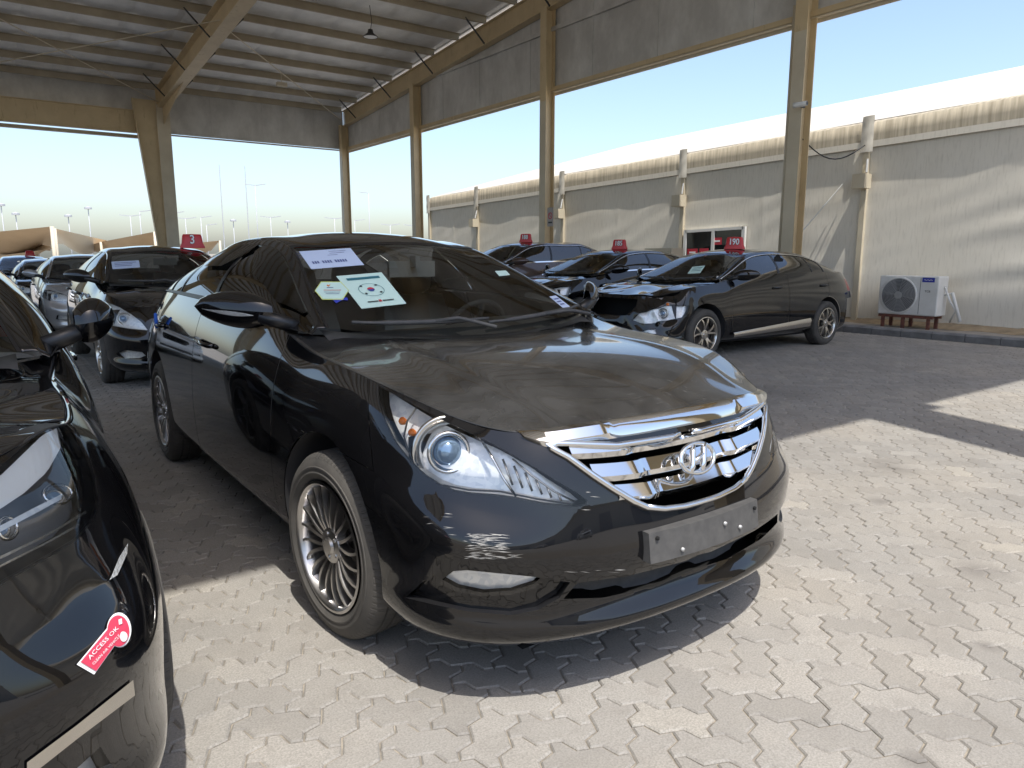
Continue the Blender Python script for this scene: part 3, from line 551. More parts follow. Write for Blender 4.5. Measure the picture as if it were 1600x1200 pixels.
def chart_cam(pose,side):                          # side -1: the traced half is the car's right, +1 its left
    x0,y0,rz=pose; c,s=math.cos(rz),math.sin(rz)
    def tocar(p): d=(p[0]-x0,p[1]-y0); return np.array([d[0]*c+d[1]*s,(-d[0]*s+d[1]*c)*side,p[2]])
    o=tocar((0,0,CH))
    def plane(a,b):
        ra=tocar(np.array([0,0,CH])+pixray(*a))-o; rb=tocar(np.array([0,0,CH])+pixray(*b))-o
        return Vector(o),Vector(np.cross(ra,rb))
    cc,ss=math.cos(CP),math.sin(CP)
    def pj(p):
        q=np.asarray(p)-o; x=q[0]*c-q[1]*side*s; y=q[0]*s+q[1]*side*c
        X=x*CRT[0]+y*CRT[1]; Y=x*CFW[0]+y*CFW[1]; d=Y*cc-q[2]*ss
        return (800+CF*X/d,600-CF*(Y*ss+q[2]*cc)/d) if d>.05 else (1e6,1e6)
    return pj,plane
def chart_ray(pose,side):
    x0,y0,rz=pose; c,s=math.cos(rz),math.sin(rz)
    def tocar(p): d=(p[0]-x0,p[1]-y0); return Vector((d[0]*c+d[1]*s,(-d[0]*s+d[1]*c)*side,p[2]))
    o=tocar((0,0,CH)); return o,(lambda u,v:(tocar(np.array([0,0,CH])+pixray(u,v))-o).normalized())
def chart_side():
    return (lambda p:(p[0],p[2])),(lambda a,b:(Vector((a[0],0,a[1])),Vector((b[1]-a[1],0,-(b[0]-a[0])))))
def chart_front():
    return (lambda p:(p[1],p[2])),(lambda a,b:(Vector((0,a[0],a[1])),Vector((0,b[1]-a[1],-(b[0]-a[0])))))
def inpoly(q,poly):
    x,y=q; r=False; n=len(poly); j=n-1
    for i in range(n):
        xi,yi=poly[i]; xj,yj=poly[j]
        if (yi>y)!=(yj>y) and x<(xj-xi)*(y-yi)/(yj-yi)+xi: r=not r
        j=i
    return r
def cutpoly(bm,chart,poly,lay,newid,only=None,cond=None):
    pj,plane=chart; xs_=[p[0] for p in poly]; ys_=[p[1] for p in poly]; bb=(min(xs_),max(xs_),min(ys_),max(ys_))
    def fb(f):
        q=[pj(v.co) for v in f.verts]; return (min(a[0] for a in q),max(a[0] for a in q),min(a[1] for a in q),max(a[1] for a in q))
    ov=lambda a,b:not(a[1]<b[0] or a[0]>b[1] or a[3]<b[2] or a[2]>b[3])
    Fs=[f for f in bm.faces if (only is None or f[lay] in only) and (cond is None or cond(f.calc_center_median())) and ov(fb(f),bb)]
    n=len(poly)
    for i in range(n):
        a,b=poly[i],poly[(i+1)%n]; sb=(min(a[0],b[0]),max(a[0],b[0]),min(a[1],b[1]),max(a[1],b[1]))
        sub=[f for f in Fs if f.is_valid and ov(fb(f),sb)]
        if not sub: continue
        co,no=plane(a,b)
        if no.length<1e-12: continue
        ge=set(sub)
        for f in sub: ge.update(f.edges); ge.update(f.verts)
        r=bmesh.ops.bisect_plane(bm,geom=list(ge),dist=1e-6,plane_co=co,plane_no=no.normalized())
        Fs=[f for f in Fs if f.is_valid]; s_=set(Fs); Fs+= [g_ for g_ in r['geom'] if isinstance(g_,bmesh.types.BMFace) and g_ not in s_]
    for f in Fs:
        if f.is_valid and inpoly(pj(f.calc_center_median()),poly): f[lay]=newid
def gridbm(bm,lay,Pts,idf):
    m,n=Pts.shape[:2]; vs=[[bm.verts.new(Pts[i,j]) for j in range(n)] for i in range(m)]
    for i in range(m-1):
        for j in range(n-1):
            k=idf(i,j)
            if k is None: continue
            try: f=bm.faces.new((vs[i][j],vs[i+1][j],vs[i+1][j+1],vs[i][j+1])); f[lay]=k; f.smooth=True
            except ValueError: pass
def extract(bm,lay,idn,name,mt,parent,mirror,both=False,solid=0.,flip=False,off=0.,drop_y0=False):
    """piece(s) of the half body with id idn; mirror=-1 gives the right-hand copy; both joins the halves"""
    fs=[f for f in bm.faces if f[lay]==idn]
    if not fs: return None
    vi={}; V=[]; Nn=[]; Fc=[]
    for f in fs:
        for v in f.verts:
            if v not in vi: vi[v]=len(V); V.append(v.co+v.normal*off); Nn.append(v.normal.copy())
        Fc.append([vi[v] for v in f.verts])
    if mirror<0: V=[Vector((p.x,-p.y,p.z)) for p in V]; Nn=[Vector((p.x,-p.y,p.z)) for p in Nn]; Fc=[q[::-1] for q in Fc]
    if both:
        n=len(V); mp={}
        V2=list(V); N2=list(Nn); idx=[]
        for i,p in enumerate(V):
            if abs(p.y)<1e-4: idx.append(i)
            else: idx.append(len(V2)); V2.append(Vector((p.x,-p.y,p.z))); N2.append(Vector((Nn[i].x,-Nn[i].y,Nn[i].z)))
        Fc=Fc+[[idx[i] for i in q][::-1] for q in Fc]; V,Nn=V2,N2
        for i,p in enumerate(V):
            if abs(p.y)<1e-4: Nn[i]=Vector((Nn[i].x,0,Nn[i].z)).normalized()
    me=bpy.data.meshes.new(name); me.from_pydata([tuple(p) for p in V],[],Fc); me.materials.append(mt); me.update(); me.shade_smooth()
    me.normals_split_custom_set_from_vertices([tuple(p) for p in Nn])
    o=bpy.data.objects.new(name,me); link(o,parent)
    if solid:
        md=o.modifiers.new('s','SOLIDIFY'); md.thickness=solid; md.offset=-1
    return o
def loopof(bm,lay,idn):
    ed={}
    for f in bm.faces:
        if f[lay]!=idn: continue
        for e in f.edges: ed[e]=ed.get(e,0)+1
    E=[e for e,c in ed.items() if c==1]; adj={}
    for e in E:
        for v in e.verts: adj.setdefault(v,[]).append(e.other_vert(v))
    if not adj: return []
    best=[]; seen=set()
    for s_ in adj:
        if s_ in seen: continue
        cur=s_; prev=None; lp=[cur]; seen.add(cur)
        while True:
            nx=[v for v in adj[cur] if v is not prev and (v not in seen)]
            if not nx: break
            prev,cur=cur,nx[0]; seen.add(cur); lp.append(cur)
        if len(lp)>len(best): best=lp
    return [v.co.copy() for v in best]
# ------------------------------------------------------------------ wheel
def make_wheel(r,rim,width,style,mt):
    """meshes around the y axis, outer face towards +y"""
    w=width/2; rr=r*.69
    t=MB().lathe([(rr,w*.80),(rr+.012,w*.96),(rr+.028,w*1.02),(rr+.030,w*1.045),(rr+.034,w*1.045),(rr+.036,w*1.025),(r-.060,w*1.02),(r-.057,w*1.035),(r-.050,w*1.03),(r-.048,w*1.0),(r-.018,w*.90),(r-.004,w*.74),(r,w*.45),(r-.008,w*.43),(r-.008,w*.38),(r,w*.36),(r+.001,w*.08),(r-.008,w*.06),(r-.008,-w*.06),(r+.001,-w*.08),(r,-w*.36),(r-.008,-w*.38),(r-.008,-w*.43),(r,-w*.45),(r-.004,-w*.74),(r-.02,-w*.92),(r-.05,-w),(rr,-w*.85)],'y',64)
    tm=mesh('tyre',t.v,t.f,M_RUB,True,35)
    b=MB().lathe([(rr+.004,w*.98),(rr-.006,w*1.0),(rr-.014,w*.93),(rr-.022,w*.55),(rr-.035,-w*.8),(rr-.005,-w*.9)],'y',56)
    hub=.062 if style!='five' else .075
    yo=w*.80
    b.lathe([(0,yo+.012),(.026,yo+.012),(.032,yo+.004),(hub,yo),(hub+.006,yo-.035),(hub-.02,yo-.06)],'y',24)
    def spoke(a0,a1,w0,w1,bow):
        pts=[]
        for k in range(6):
            s=k/5; rad=hub*.9+(rr-.016-hub*.9)*s; a=a0+(a1-a0)*s+bow*math.sin(math.pi*s); y=yo-.004+.012*math.sin(math.pi*s*.9)+.006*s; ww=w0+(w1-w0)*s
            c_,s_=math.cos(a),math.sin(a); tx,tz=-s_,c_
            pts.append([(rad*c_+tx*ww*q,y+dy,rad*s_+tz*ww*q) for q,dy in ((-1,-.028),(-.75,0),(.75,0),(1,-.028))])
        b.grid(pts)
    if style=='multi':
        for k in range(10):
            a=k*math.pi/5
            for d in (-.11,.11): spoke(a+d*.9,a+d*1.5,.008,.0065,.10 if d>0 else .06)
    elif style=='split':
        for k in range(5):
            a=k*2*math.pi/5
            for d in (-.16,.16): spoke(a+d*.5,a+d*1.9,.020,.014,.05)
    else:
        for k in range(10 if style=='ten' else 5):
            a=k*2*math.pi/(10 if style=='ten' else 5); spoke(a,a,.014 if style=='ten' else .035,.011 if style=='ten' else .028,.05)
    for k in range(5): a=k*2*math.pi/5+.3; b.lathe([(0,yo+.006),(.008,yo+.006),(.010,yo-.01)],'y',8,c=(.045*math.cos(a),0,.045*math.sin(a)))
    rm=mesh('rim',b.v,b.f,mt,True,40)
    d=MB().lathe([(0,w*.15),(rr*.80,w*.15),(rr*.80,w*.02),(0,w*.02)],'y',40).lathe([(0,-w*.2),(rr*.93,-w*.2)],'y',40)
    dm=mesh('wheel',d.v,d.f,M_DISC,True,30)
    return tm,rm,dm
M_DISC=mat('brake_disc',(.11,.10,.095),.5,.6)
def strip(name,pts,w,h,mt,parent,n=6):
    b=MB(); b.tube(pts,w,n); return b.obj(name,mt,parent,True)
# ------------------------------------------------------------------ one car
def build_car(name,label,group,pose,spec,mt,z=0,chart=None,side=1,lamp=None,hoodmat=None,wheel=('ten',M_SATIN),steer=0,detail=1,visor=False,grille=None,mirrors=True,lampkind='projector',extra=None,trimchrome=False):
    root=empty(name,(pose[0],pose[1],z),pose[2]); tag(root,label,'car',group)
    plan=np.array(spec['plan']); top=np.array(spec['top']); nC=len(plan); d=np.gradient(plan,axis=0); d[0]=(0,1); d[-1]=(0,-1); nr=np.stack([d[:,1],-d[:,0]],1); nr/=np.linalg.norm(nr,axis=1)[:,None]
    Pg=np.zeros((nC,11,3)); hz=spec['hz']
    for j in range(nC):
        t=j; kf=max(0,1-max(0,t-1.5)/2.0); kc=max(0,1-abs(t-4.5)/2.2); ks=max(0,1-kf-kc)
        if j>17: ks=1
        for i in range(11):
            b=BBf[i]*kf+BBc[i]*kc+BBs[i]*ks; z0=hz+(.035 if 7<=j<=14 else .0)+(.05 if j>15 else 0)
            zz=z0+(top[j,2]-z0)*GZF[i]
            Pg[j,i,:2]=plan[j]+(top[j,:2]-plan[j])*GG[i]+nr[j]*b; Pg[j,i,2]=zz
    C=fitgrid(Pg)
    SEAM=dict(bf=6.35,fd=9.62,dd=12.05,dr=14.05) if not 'seams' in spec else spec['seams']
    us=sorted(set(dens(0,3,19)+dens(3,7,33)+dens(7,9,15)+dens(9,15,37)+dens(15,20,21))|{s+q for s in SEAM.values() for q in (-.007,.007)})
    us=[u for u in us if not any(abs(u-s)<.02 and abs(abs(u-s)-.007)>1e-6 for s in SEAM.values())]
    vs=sorted(set(dens(0,10,45))|{1.27,1.31,6.975,7.01}); vs=[v for v in vs if not((abs(v-1.29)<.06 and v not in (1.27,1.31)) or (abs(v-6.99)<.05 and v not in (6.975,7.01)))]
    bm=bmesh.new(); lay=bm.faces.layers.int.new('pid'); D=ev(C,us,vs)
    ID=dict(bumper=1,fender=2,door_f=3,door_r=4,quarter=5,sill=6,lamp=7,grille=8,fog=9,bezel=10,intake=11,arch=12,tail=13,rearb=14)
    def idf(i,j):
        u=(us[i]+us[i+1])/2; v=(vs[j]+vs[j+1])/2
        if SEAM['bf']-.02<u<8.6:
            if v<6.975: return 1
            if v<7.01: return 15
        for s in SEAM.values():
            if abs(u-s)<.0069 and not(s in(SEAM['fd'],SEAM['dd'],SEAM['dr']) and v<1.29): return 15
        if u<SEAM['bf']: return 1
        if u<SEAM['fd']: return 2
        if v<1.27 and u<SEAM['dr']: return 6
        if 1.27<v<1.31 and u<SEAM['dr']: return 15
        if u<SEAM['dd']: return 3
        if u<SEAM['dr']: return 4
        if u>15.6 and v<6.2: return 14
        if 15.7<u<18.2 and 7.2<v<9.2: return 13
        return 5
    gridbm(bm,lay,D,idf); bm.normal_update()
    # bumper/fender seam runs only below the lamp; arches
    wr=spec['wr']; ar=wr+.055
    for ax in (0,-spec['wb']):
        poly=[(ax+ar*math.cos(t),wr+.01+ar*math.sin(t)) for t in np.linspace(-.95,math.pi+.95,34)]+[(ax-ar*.5,-.1),(ax+ar*.5,-.1)]
        cutpoly(bm,chart_side(),poly,lay,12,cond=lambda c_:c_.y>.45)
    ch=chart_cam(pose,side) if chart else None
    lampp=lamp
    if lamp is not None: cutpoly(bm,ch,lamp,lay,7,only=(1,2,7))
    else: cutpoly(bm,chart_front(),[(.50,.70),(.62,.66),(.80,.68),(.90,.74),(.90,.86),(.78,.86),(.60,.80)],lay,7,only=(1,2),cond=lambda c_:c_.x>.25)
    gp=grille
    if gp: cutpoly(bm,ch if gp[0]=='cam' else chart_front(),gp[1],lay,8,only=(1,),cond=lambda c_:c_.x>.5)
    else: cutpoly(bm,chart_front(),[(-.1,.58),(.36,.58),(.46,.70),(.44,.79),(-.1,.80)],lay,8,only=(1,),cond=lambda c_:c_.x>.5)
    if extra and 'fogbez' in extra:
        cutpoly(bm,ch,extra['fogbez'],lay,10,only=(1,)); cutpoly(bm,ch,extra['fog'],lay,9,only=(1,10))
        cutpoly(bm,ch,extra['intake'],lay,11,only=(1,))
    elif extra and 'fog' in extra:
        cutpoly(bm,ch,extra['fog'],lay,9,only=(1,)); cutpoly(bm,chart_front(),[(-.1,.27),(.55,.29),(.5,.37),(-.1,.38)],lay,11,only=(1,),cond=lambda c_:c_.x>.4)
    else:
        cutpoly(bm,chart_front(),[(-.1,.27),(.55,.29),(.5,.37),(-.1,.38)],lay,11,only=(1,),cond=lambda c_:c_.x>.4)
        cutpoly(bm,chart_front(),[(.56,.35),(.74,.37),(.72,.44),(.58,.42)],lay,9,only=(1,),cond=lambda c_:c_.x>.4)
    bmesh.ops.remove_doubles(bm,verts=bm.verts[:],dist=1e-5); bm.normal_update()
    if spec.get('warp'): spec['warp'](bm,lay); bm.normal_update()
    bvh=BVHTree.FromBMesh(bm)
    def front(y,zq,dx=0):
        h=bvh.ray_cast(Vector((2.5,abs(y)+1e-4,zq)),Vector((-1,0,0))); return Vector((h[0].x+dx if h[0] else .6,y,zq))
    S1=0; gloop=loopof(bm,lay,8)
    bump_o=extract(bm,lay,1,'front_bumper',mt,root,1,True,S1)
    for s in (1,-1):
        extract(bm,lay,2,'fender',mt,root,s,False,S1)
        for k,nm,hx in ((3,'front_door',11.0),(4,'rear_door',13.2)):
            dr=extract(bm,lay,k,nm,mt,root,s,False,S1)
            hp=ev(C,[hx+.75],[8.05])[0,0]; q=ev(C,[hx+.35],[8.05])[0,0]; hp2=Vector((hp[0],hp[1]*s,hp[2])); q2=Vector((q[0],q[1]*s,q[2])); oy=Vector((0,.028*s,0))
            if detail: strip('handle',[hp2,hp2+oy*.8+(q2-hp2)*.12,hp2+oy+(q2-hp2)*.5,q2+oy*.8-(q2-hp2)*.12,q2],.013,.02,mt if not trimchrome else M_TRIM,dr,8)
        extract(bm,lay,5,'quarter_panel',mt,root,s,False,S1)
        sl_=extract(bm,lay,6,'sill',mt,root,s,False,S1)
        extract(bm,lay,15,'panel_gap',M_VOID,root,s,False,0,off=-.008)
        extract(bm,lay,13,'tail_lamp',M_REDL,root,s,False,0)
        # head lamp
        ln=extract(bm,lay,7,'headlight',G_LENS,root,s)
        if ln:
            hb=extract(bm,lay,7,'lamp_reflector',M_REFL if lampkind!='dark' else M_LDARK,ln,s,off=-.055)
            lp=loopof(bm,lay,7)
            if lp:
                cx=sum(p.x for p in lp)/len(lp); cy=sum(p.y for p in lp)/len(lp); cz_=sum(p.z for p in lp)/len(lp)
                q=[Vector((p.x,p.y*s,p.z)) for p in lp]; inn=Vector((-.05,-.035*s,0))
                bz=MB(); n=len(q); bz.add([p for p in q]+[p+inn for p in q],[(i,(i+1)%n,(i+1)%n+n,i+n) for i in range(n)]); bz.obj('lamp_rim',M_TRIM if lampkind=='dark' else M_SATIN,ln,True)
                strip('lamp_seal',[p+Vector((-.004,-.003*s,0)) for p in q]+[q[0]+Vector((-.004,-.003*s,0))],.004,.004,M_TRIM,ln,5)
                if lampkind=='projector':
                    pc=extra.get('proj') if extra else None
                    pc=Vector((pc[0],pc[1]*s,pc[2])) if pc else Vector((cx+.0,cy*s,cz_+.005))
                    M0=Matrix.Translation(pc)@Vector((1,.42*s,.12)).to_track_quat('Z','Y').to_matrix().to_4x4()
                    k=1.0 if (extra and 'proj' in extra) else .62
                    for nm,pr_,mm in (('projector_ring',[(.060,-.05),(.066,-.01),(.060,.0),(.050,-.012),(.046,-.05)],M_CHROME),('projector_lens',[(0,.002),(.02,-.001),(.036,-.010),(.045,-.03)],M_LENSB),('outer_ring',[(.105,-.07),(.110,-.03),(.104,-.024),(.085,-.045),(.075,-.07)],M_SATIN)):
                        b_=MB().lathe([(a*k,h*k) for a,h in pr_],'z',36); b_.v=[tuple(M0@Vector(p)) for p in b_.v]; b_.obj(nm,mm,ln,True)
                    if extra and 'amber' in extra:
                        for am in extra['amber']: 
                            b_=MB().lathe([(0,.02),(.010,.014),(.013,0),(.0,-.012)],'x',12,c=(am[0],am[1]*s,am[2])); b_.obj('amber_bulb',M_AMB,ln,True)
                    if extra and 'lampdraw' in extra:
                        o_,rf_=chart_ray(pose,side)
                        for nm,r_,mm,dep,px_l in extra['lampdraw']:
                            pp=[bvh.ray_cast(o_,rf_(*q_)) for q_ in px_l]; pp=[h_[0]-h_[1]*dep*(1 if h_[1].x>0 else -1) for h_ in pp if h_[0] is not None]
                            if len(pp)>1: strip(nm,[Vector((p_.x,p_.y*s,p_.z)) for p_ in pp],r_,r_,mm,ln,6)
                    if extra and 'bars' in extra:
                        for k_ in range(7):
                            a=Vector(extra['bars'][0]).lerp(Vector(extra['bars'][1]),k_/6); strip('lamp_rib',[Vector((a.x-.02,a.y*s,a.z-.03)),Vector((a.x-.015,a.y*s-.0,a.z+.03))],.006,.006,M_REFL,ln,6)
        fg=extract(bm,lay,9,'fog_lamp',G_LENS,root,s)
        if fg: extract(bm,lay,9,'fog_reflector',M_REFL,fg,s,off=-.04)
        if extra and 'fogbez' in extra:
            bz=extract(bm,lay,10,'fog_bezel',mt,root,s,off=-.022)
            lp=[Vector((p.x,p.y*s,p.z)) for p in loopof(bm,lay,10)]
            if lp:
                for idn,nm in ((10,'fog_bezel_edge'),):
                    n=len(lp); b_=MB().add(lp+[p+Vector((-.035,-.02*s,0)) for p in lp],[(i,(i+1)%n,(i+1)%n+n,i+n) for i in range(n)]); b_.obj('bezel_edge',M_TRIM,bz,True)
        # arch lip + liner
        for ax in (0,-spec['wb']):
            pts=[]; 
            for t in np.linspace(-.62,math.pi+.62,40):
                x_=ax+(ar-.004)*math.cos(t); z_=wr+.01+(ar-.004)*math.sin(t)
                if z_<hz+.03: continue
                h=bvh.ray_cast(Vector((x_+(.012*math.cos(t)),2,z_+.012*math.sin(t))),Vector((0,-1,0)))
                pts.append(Vector((x_,((h[0].y if h[0] else .89)-.003)*s,z_)))
            G=[[p,p+Vector((0,-.03*s,0)),Vector((p.x,.50*s,p.z))] for p in pts]
            MB().grid(G).obj('wheel_arch_liner',M_VOID if False else M_INT,root,True)
            MB().add([(ax-ar,.52*s,.14),(ax+ar,.52*s,.14),(ax+ar,.52*s,wr+ar+.1),(ax-ar,.52*s,wr+ar+.1)],[(0,1,2,3)]).obj('inner_wing',M_VOID,root)
    # hood
    nt_=int(round(spec.get('hoodend',9.75)*4))/4
    edge_u=dens(0,nt_,40)
    E=ev(C,edge_u,[10])[:,0]
    fc=3.4                                     # front edge u range 0..fc, side edge fc..nt_
    H=np.zeros((9,6,3)); cowl_c=Vector((spec['gh'][0][2][0]-.01,0,spec['gh'][0][2][1]-.012))
    Eu=lambda u:ev(C,[u],[10])[0,0]
    for a in range(9):
        sA=a/8
        es=Eu(fc+(nt_-fc)*sA)                  # side point
        zc=spec['top'][0][2]+(cowl_c.z-spec['top'][0][2])*(1-(1-sA)**1.9)
        for b in range(6):
            tB=b/5; 
            if a==0: H[a,b]=Eu(fc*tB)
            else:
                xc=Eu(0)[0]+(cowl_c.x-Eu(0)[0])*sA; fr=Eu(fc*tB); 
                xe=es[0]; bow=(fr[0]-Eu(0)[0])-(Eu(fc)[0]-Eu(0)[0])*tB**2
                x_=xc+(xe-xc)*tB**2.2+bow*(1-sA)*.6
                crown=.022*math.sin(math.pi*min(1,sA*1.25+.05))
                H[a,b]=(x_,es[1]*tB,zc+(es[2]-zc)*tB**2.0+crown*(1-tB**2)*.7)
    CHd=fitgrid(H,2,.8); hu=dens(0,8,49); hv=dens(0,5,41); HD=ev(CHd,hu,hv)
    for i,u_ in enumerate(hu):                # two soft creases fanning to the front corners
        for j,v_ in enumerate(hv):
            cr=3.0+.55*(1-u_/8)**1; HD[i,j,2]+=.007*math.exp(-((v_-cr)/.28)**2)*min(1,u_/1.5)*min(1,(8-u_)/2)
    bh=bmesh.new(); lh=bh.faces.layers.int.new('pid'); HD[:,-1,1]-=.0025; HD[:,:,2]+=.001
    gridbm(bh,lh,HD[:, :],lambda i,j:1); bh.normal_update()
    for f in bh.faces:
        if f.normal.z<0: f.normal_flip()
    if spec.get('warphood'): spec['warphood'](bh)
    bh.normal_update(); hood=extract(bh,lh,1,'hood',hoodmat or mt,root,1,True,.003)
    # greenhouse
    gh=spec['gh']; nG=len(gh); Gp=np.zeros((nG,9,3))
    for k,(b,r,c) in enumerate(gh):
        b,r=np.array(b),np.array(r); cc_=np.array([c[0],0,c[1]]); e0=min(1,k/2.)*min(1,(nG-1-k)/2.)
        Gp[k,0]=b; 
        for q,t in ((1,.33),(2,.66)): Gp[k,q]=b+(r-b)*t+np.array([0,.034*e0,0])*(1 if q==1 else .9)
        Gp[k,3]=r+np.array([0,.006,-.012])*e0; rr_=r+(cc_-r)*.10; Gp[k,4]=rr_+np.array([0,0,.016*e0])
        for q,t in ((5,.32),(6,.55),(7,.78),(8,1.)):
            p=r+(cc_-r)*t; bow=(1-(1-t)**2)-t; p=r+(cc_-r)*t; p[2]=r[2]+(cc_[2]-r[2])*(1-(1-t)**2.0) if k>=2 else p[2]+(cc_[2]-r[2])*bow; p[0]=r[0]+(cc_[0]-r[0])*(1-(1-t)**2.0)
            Gp[k,q]=p
    Cg=fitgrid(Gp,3,.85); gu=sorted(set(dens(0,10,81))|{.12,2.86,4.36,4.44,4.52,6.92,7.0,8.0,8.1,9.6}); gv=sorted(set(dens(0,8,49))|{.12,.2,2.85,3.0,3.6,4.25})
    GD=ev(Cg,gu,gv); b2=bmesh.new(); l2=b2.faces.layers.int.new('pid')
    ru=spec.get('rear_u',7.6)
    def idg(i,j):
        u=(gu[i]+gu[i+1])/2; v=(gv[j]+gv[j+1])/2
        if v<2.85:
            if v<.2: return 5
            if u<.12*1: return 3
            if u<4.36: return 1
            if u<4.52: return 4
            if u<6.92: return 2
            if u<7.0: return 10
            if u<8.0: return 6
            return 3
        if v<3.6: return 3
        if u<2.86 and u>.0: return 7
        if u>7.0 and u<9.6: return 8
        if u>=9.6: return 3
        return 9
    gridbm(b2,l2,GD,idg); b2.normal_update(); bmesh.ops.remove_doubles(b2,verts=b2.verts[:],dist=1e-5)
    bmesh.ops.recalc_face_normals(b2,faces=b2.faces[:]); b2.normal_update()
    if sum((f.normal.z for f in b2.faces))<0:
        for f in b2.faces: f.normal_flip()
        b2.normal_update()
    extract(b2,l2,9,'roof',mt,root,1,True,.003); ws=extract(b2,l2,7,'windscreen',G_WS,root,1,True); extract(b2,l2,8,'rear_window',G_SIDE,root,1,True)
    for s in (1,-1):
        extract(b2,l2,3,'pillar',mt,root,s,False,.003); extract(b2,l2,1,'front_side_window',G_SIDE if not spec.get('clearside') else G_WS,root,s,off=-.004); extract(b2,l2,2,'rear_side_window',G_SIDE,root,s,off=-.004); extract(b2,l2,6,'quarter_window',G_SIDE,root,s,off=-.004)
        extract(b2,l2,4,'window_divider',M_TRIM,root,s); extract(b2,l2,10,'window_divider',M_TRIM,root,s); extract(b2,l2,5,'belt_moulding',M_CHROME if trimchrome else M_TRIM,root,s,off=.003)
        if trimchrome: strip('window_trim',[Vector((p[0],p[1]*s,p[2])) for p in ev(Cg,dens(.15,8.4,40),[2.9])[:,0]+np.array([0,.006,0])],.007,.007,M_CHROME,root,5)
        if visor:
            VG=ev(Cg,dens(.55,7.0,50),[1.75,2.2,2.6,2.95]); q=VG.copy(); q[:,:,1]+=np.array([.022,.02,.013,.005])[None,:]
            for a_,b_,nm in ((0,26,'front_wind_visor'),(27,50,'rear_wind_visor')):
                gq=q[a_:b_].copy(); tw=np.minimum(1,np.minimum(np.arange(len(gq)),np.arange(len(gq))[::-1])/6.); 
                gq[:,0]=gq[:,3]+(gq[:,0]-gq[:,3])*(.35+.65*tw)[:,None]; gq[:,1]=gq[:,3]+(gq[:,1]-gq[:,3])*(.5+.5*tw)[:,None]
                gq[:,:,1]*=s; MB().grid(gq).obj(nm,G_VIS,root,True)
    # screen frit, trunk, cowl, wipers
    fr_=ev(Cg,dens(.0,2.95,30),[3.6,3.72])
    for s in (1,-1):
        q=fr_.copy(); q[:,:,1]*=s; q[:,:,2]+=.0015; q[:,:,0]+=.0015; MB().grid(q).obj('screen_edge',M_TRIM,root,True)
    q=ev(Cg,[2.80,2.93],dens(3.6,8,30)); q=np.concatenate([q,(q*np.array([1,-1,1]))[:,::-1][:,1:]],1); q[:,:,2]+=.0015; MB().grid(q).obj('screen_header',M_TRIM,root,True)
    # rear deck
    Tt=ev(C,dens(15.3,20,16),[10])[:,0]; Dk=[]; base_=ev(Cg,[9.95],dens(0,8,16))[0]
    for a in np.linspace(0,1,8): Dk.append([base_[i]*(1-a)+Tt[i]*a+np.array([0,0,.02*math.sin(math.pi*a)]) for i in range(16)])
    Dk=np.array(Dk); Dk=np.concatenate([Dk,(Dk*np.array([1,-1,1]))[:,::-1][:,1:]],1); MB().grid(Dk).obj('trunk_lid',mt,root,True)
    cw=[]
    for y in np.linspace(-.74,.74,15):
        t=abs(y)/.728; x0=gh[0][2][0]+(gh[0][1][0]-gh[0][2][0])*t*t; zc=gh[0][2][1]+(gh[0][1][2]-gh[0][2][1])*t*t; cw.append([(x0+.12,y*.94,zc-.075),(x0+.02,y*.94,zc-.045),(x0-.06,y*.94,zc-.015)])
    MB().grid(cw).obj('cowl',M_MATTE,root,True)
    if detail:
        for (y0,y1,u0,u1) in ((-.60,.02,.22,.30),(.0,.64,.20,.33)):
            pts=[]
            for t in np.linspace(0,1,14):
                y=y0+(y1-y0)*t; v=8-(abs(y)/.70)*3.6; p=ev(Cg,[u0+(u1-u0)*t],[v])[0,0]; pts.append(Vector((p[0]+.015,y,p[2]+.018)))
            wb_=MB(); wb_.tube(pts,[.011 if 2<i<11 else .007 for i in range(14)],6); wp=wb_.obj('wiper',M_MATTE,root,True)
            k=pts[-1] if y0<-.3 else pts[-1]; strip('wiper_arm',[pts[7],pts[7]+Vector((.02,.12,.012)),pts[10]+Vector((.06,.02,-.0)),pts[12]+Vector((.10,.02,-.03))],.009,.01,M_MATTE,wp,6)
    # grille void, floor
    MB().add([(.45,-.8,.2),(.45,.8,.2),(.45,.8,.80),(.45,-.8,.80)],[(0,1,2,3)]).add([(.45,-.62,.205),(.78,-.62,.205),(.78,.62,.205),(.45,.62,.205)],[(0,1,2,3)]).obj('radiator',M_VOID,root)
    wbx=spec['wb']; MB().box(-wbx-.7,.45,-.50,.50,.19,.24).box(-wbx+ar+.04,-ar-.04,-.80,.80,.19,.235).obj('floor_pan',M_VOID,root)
    it=extract(bm,lay,11,'lower_grille',M_MATTE,root,1,True,off=-.05)
    # interior
    zs=gh[5][2][1]-1.47
    sx=gh[3][0][0]+1.2
    if detail:
        db=MB(); G=[]
        for y in np.linspace(-.70,.70,13):
            h=.035*math.exp(-((y-.36)/.2)**2); G.append([(gh[0][2][0]+.0-.30*(y/.7)**2*.5,y,.955+zs),(-.62+sx,y,1.005+h+zs),(-.80+sx,y,.985+h+zs),(-.86+sx,y,.86+zs),(-.84+sx,y,.55+zs)])
        db.grid(G).obj('dashboard',M_INT,root,True)
        wh=MB(); M0=Matrix.Translation((-.98+sx,.37,.93+zs))@Matrix.Rotation(R(-62),4,'Y'); wh.tube([M0@Vector((.185*math.cos(t),.185*math.sin(t),0)) for t in np.linspace(0,2*math.pi,33)[:-1]],.014,8,close=True)
        for t in (0,math.pi,-math.pi/2): wh.beam(M0@Vector((.03*math.cos(t),.03*math.sin(t),-.02)),M0@Vector((.18*math.cos(t),.18*math.sin(t),0)),.03,.015)
        wh.obj('steering_wheel',M_INT,root,True)
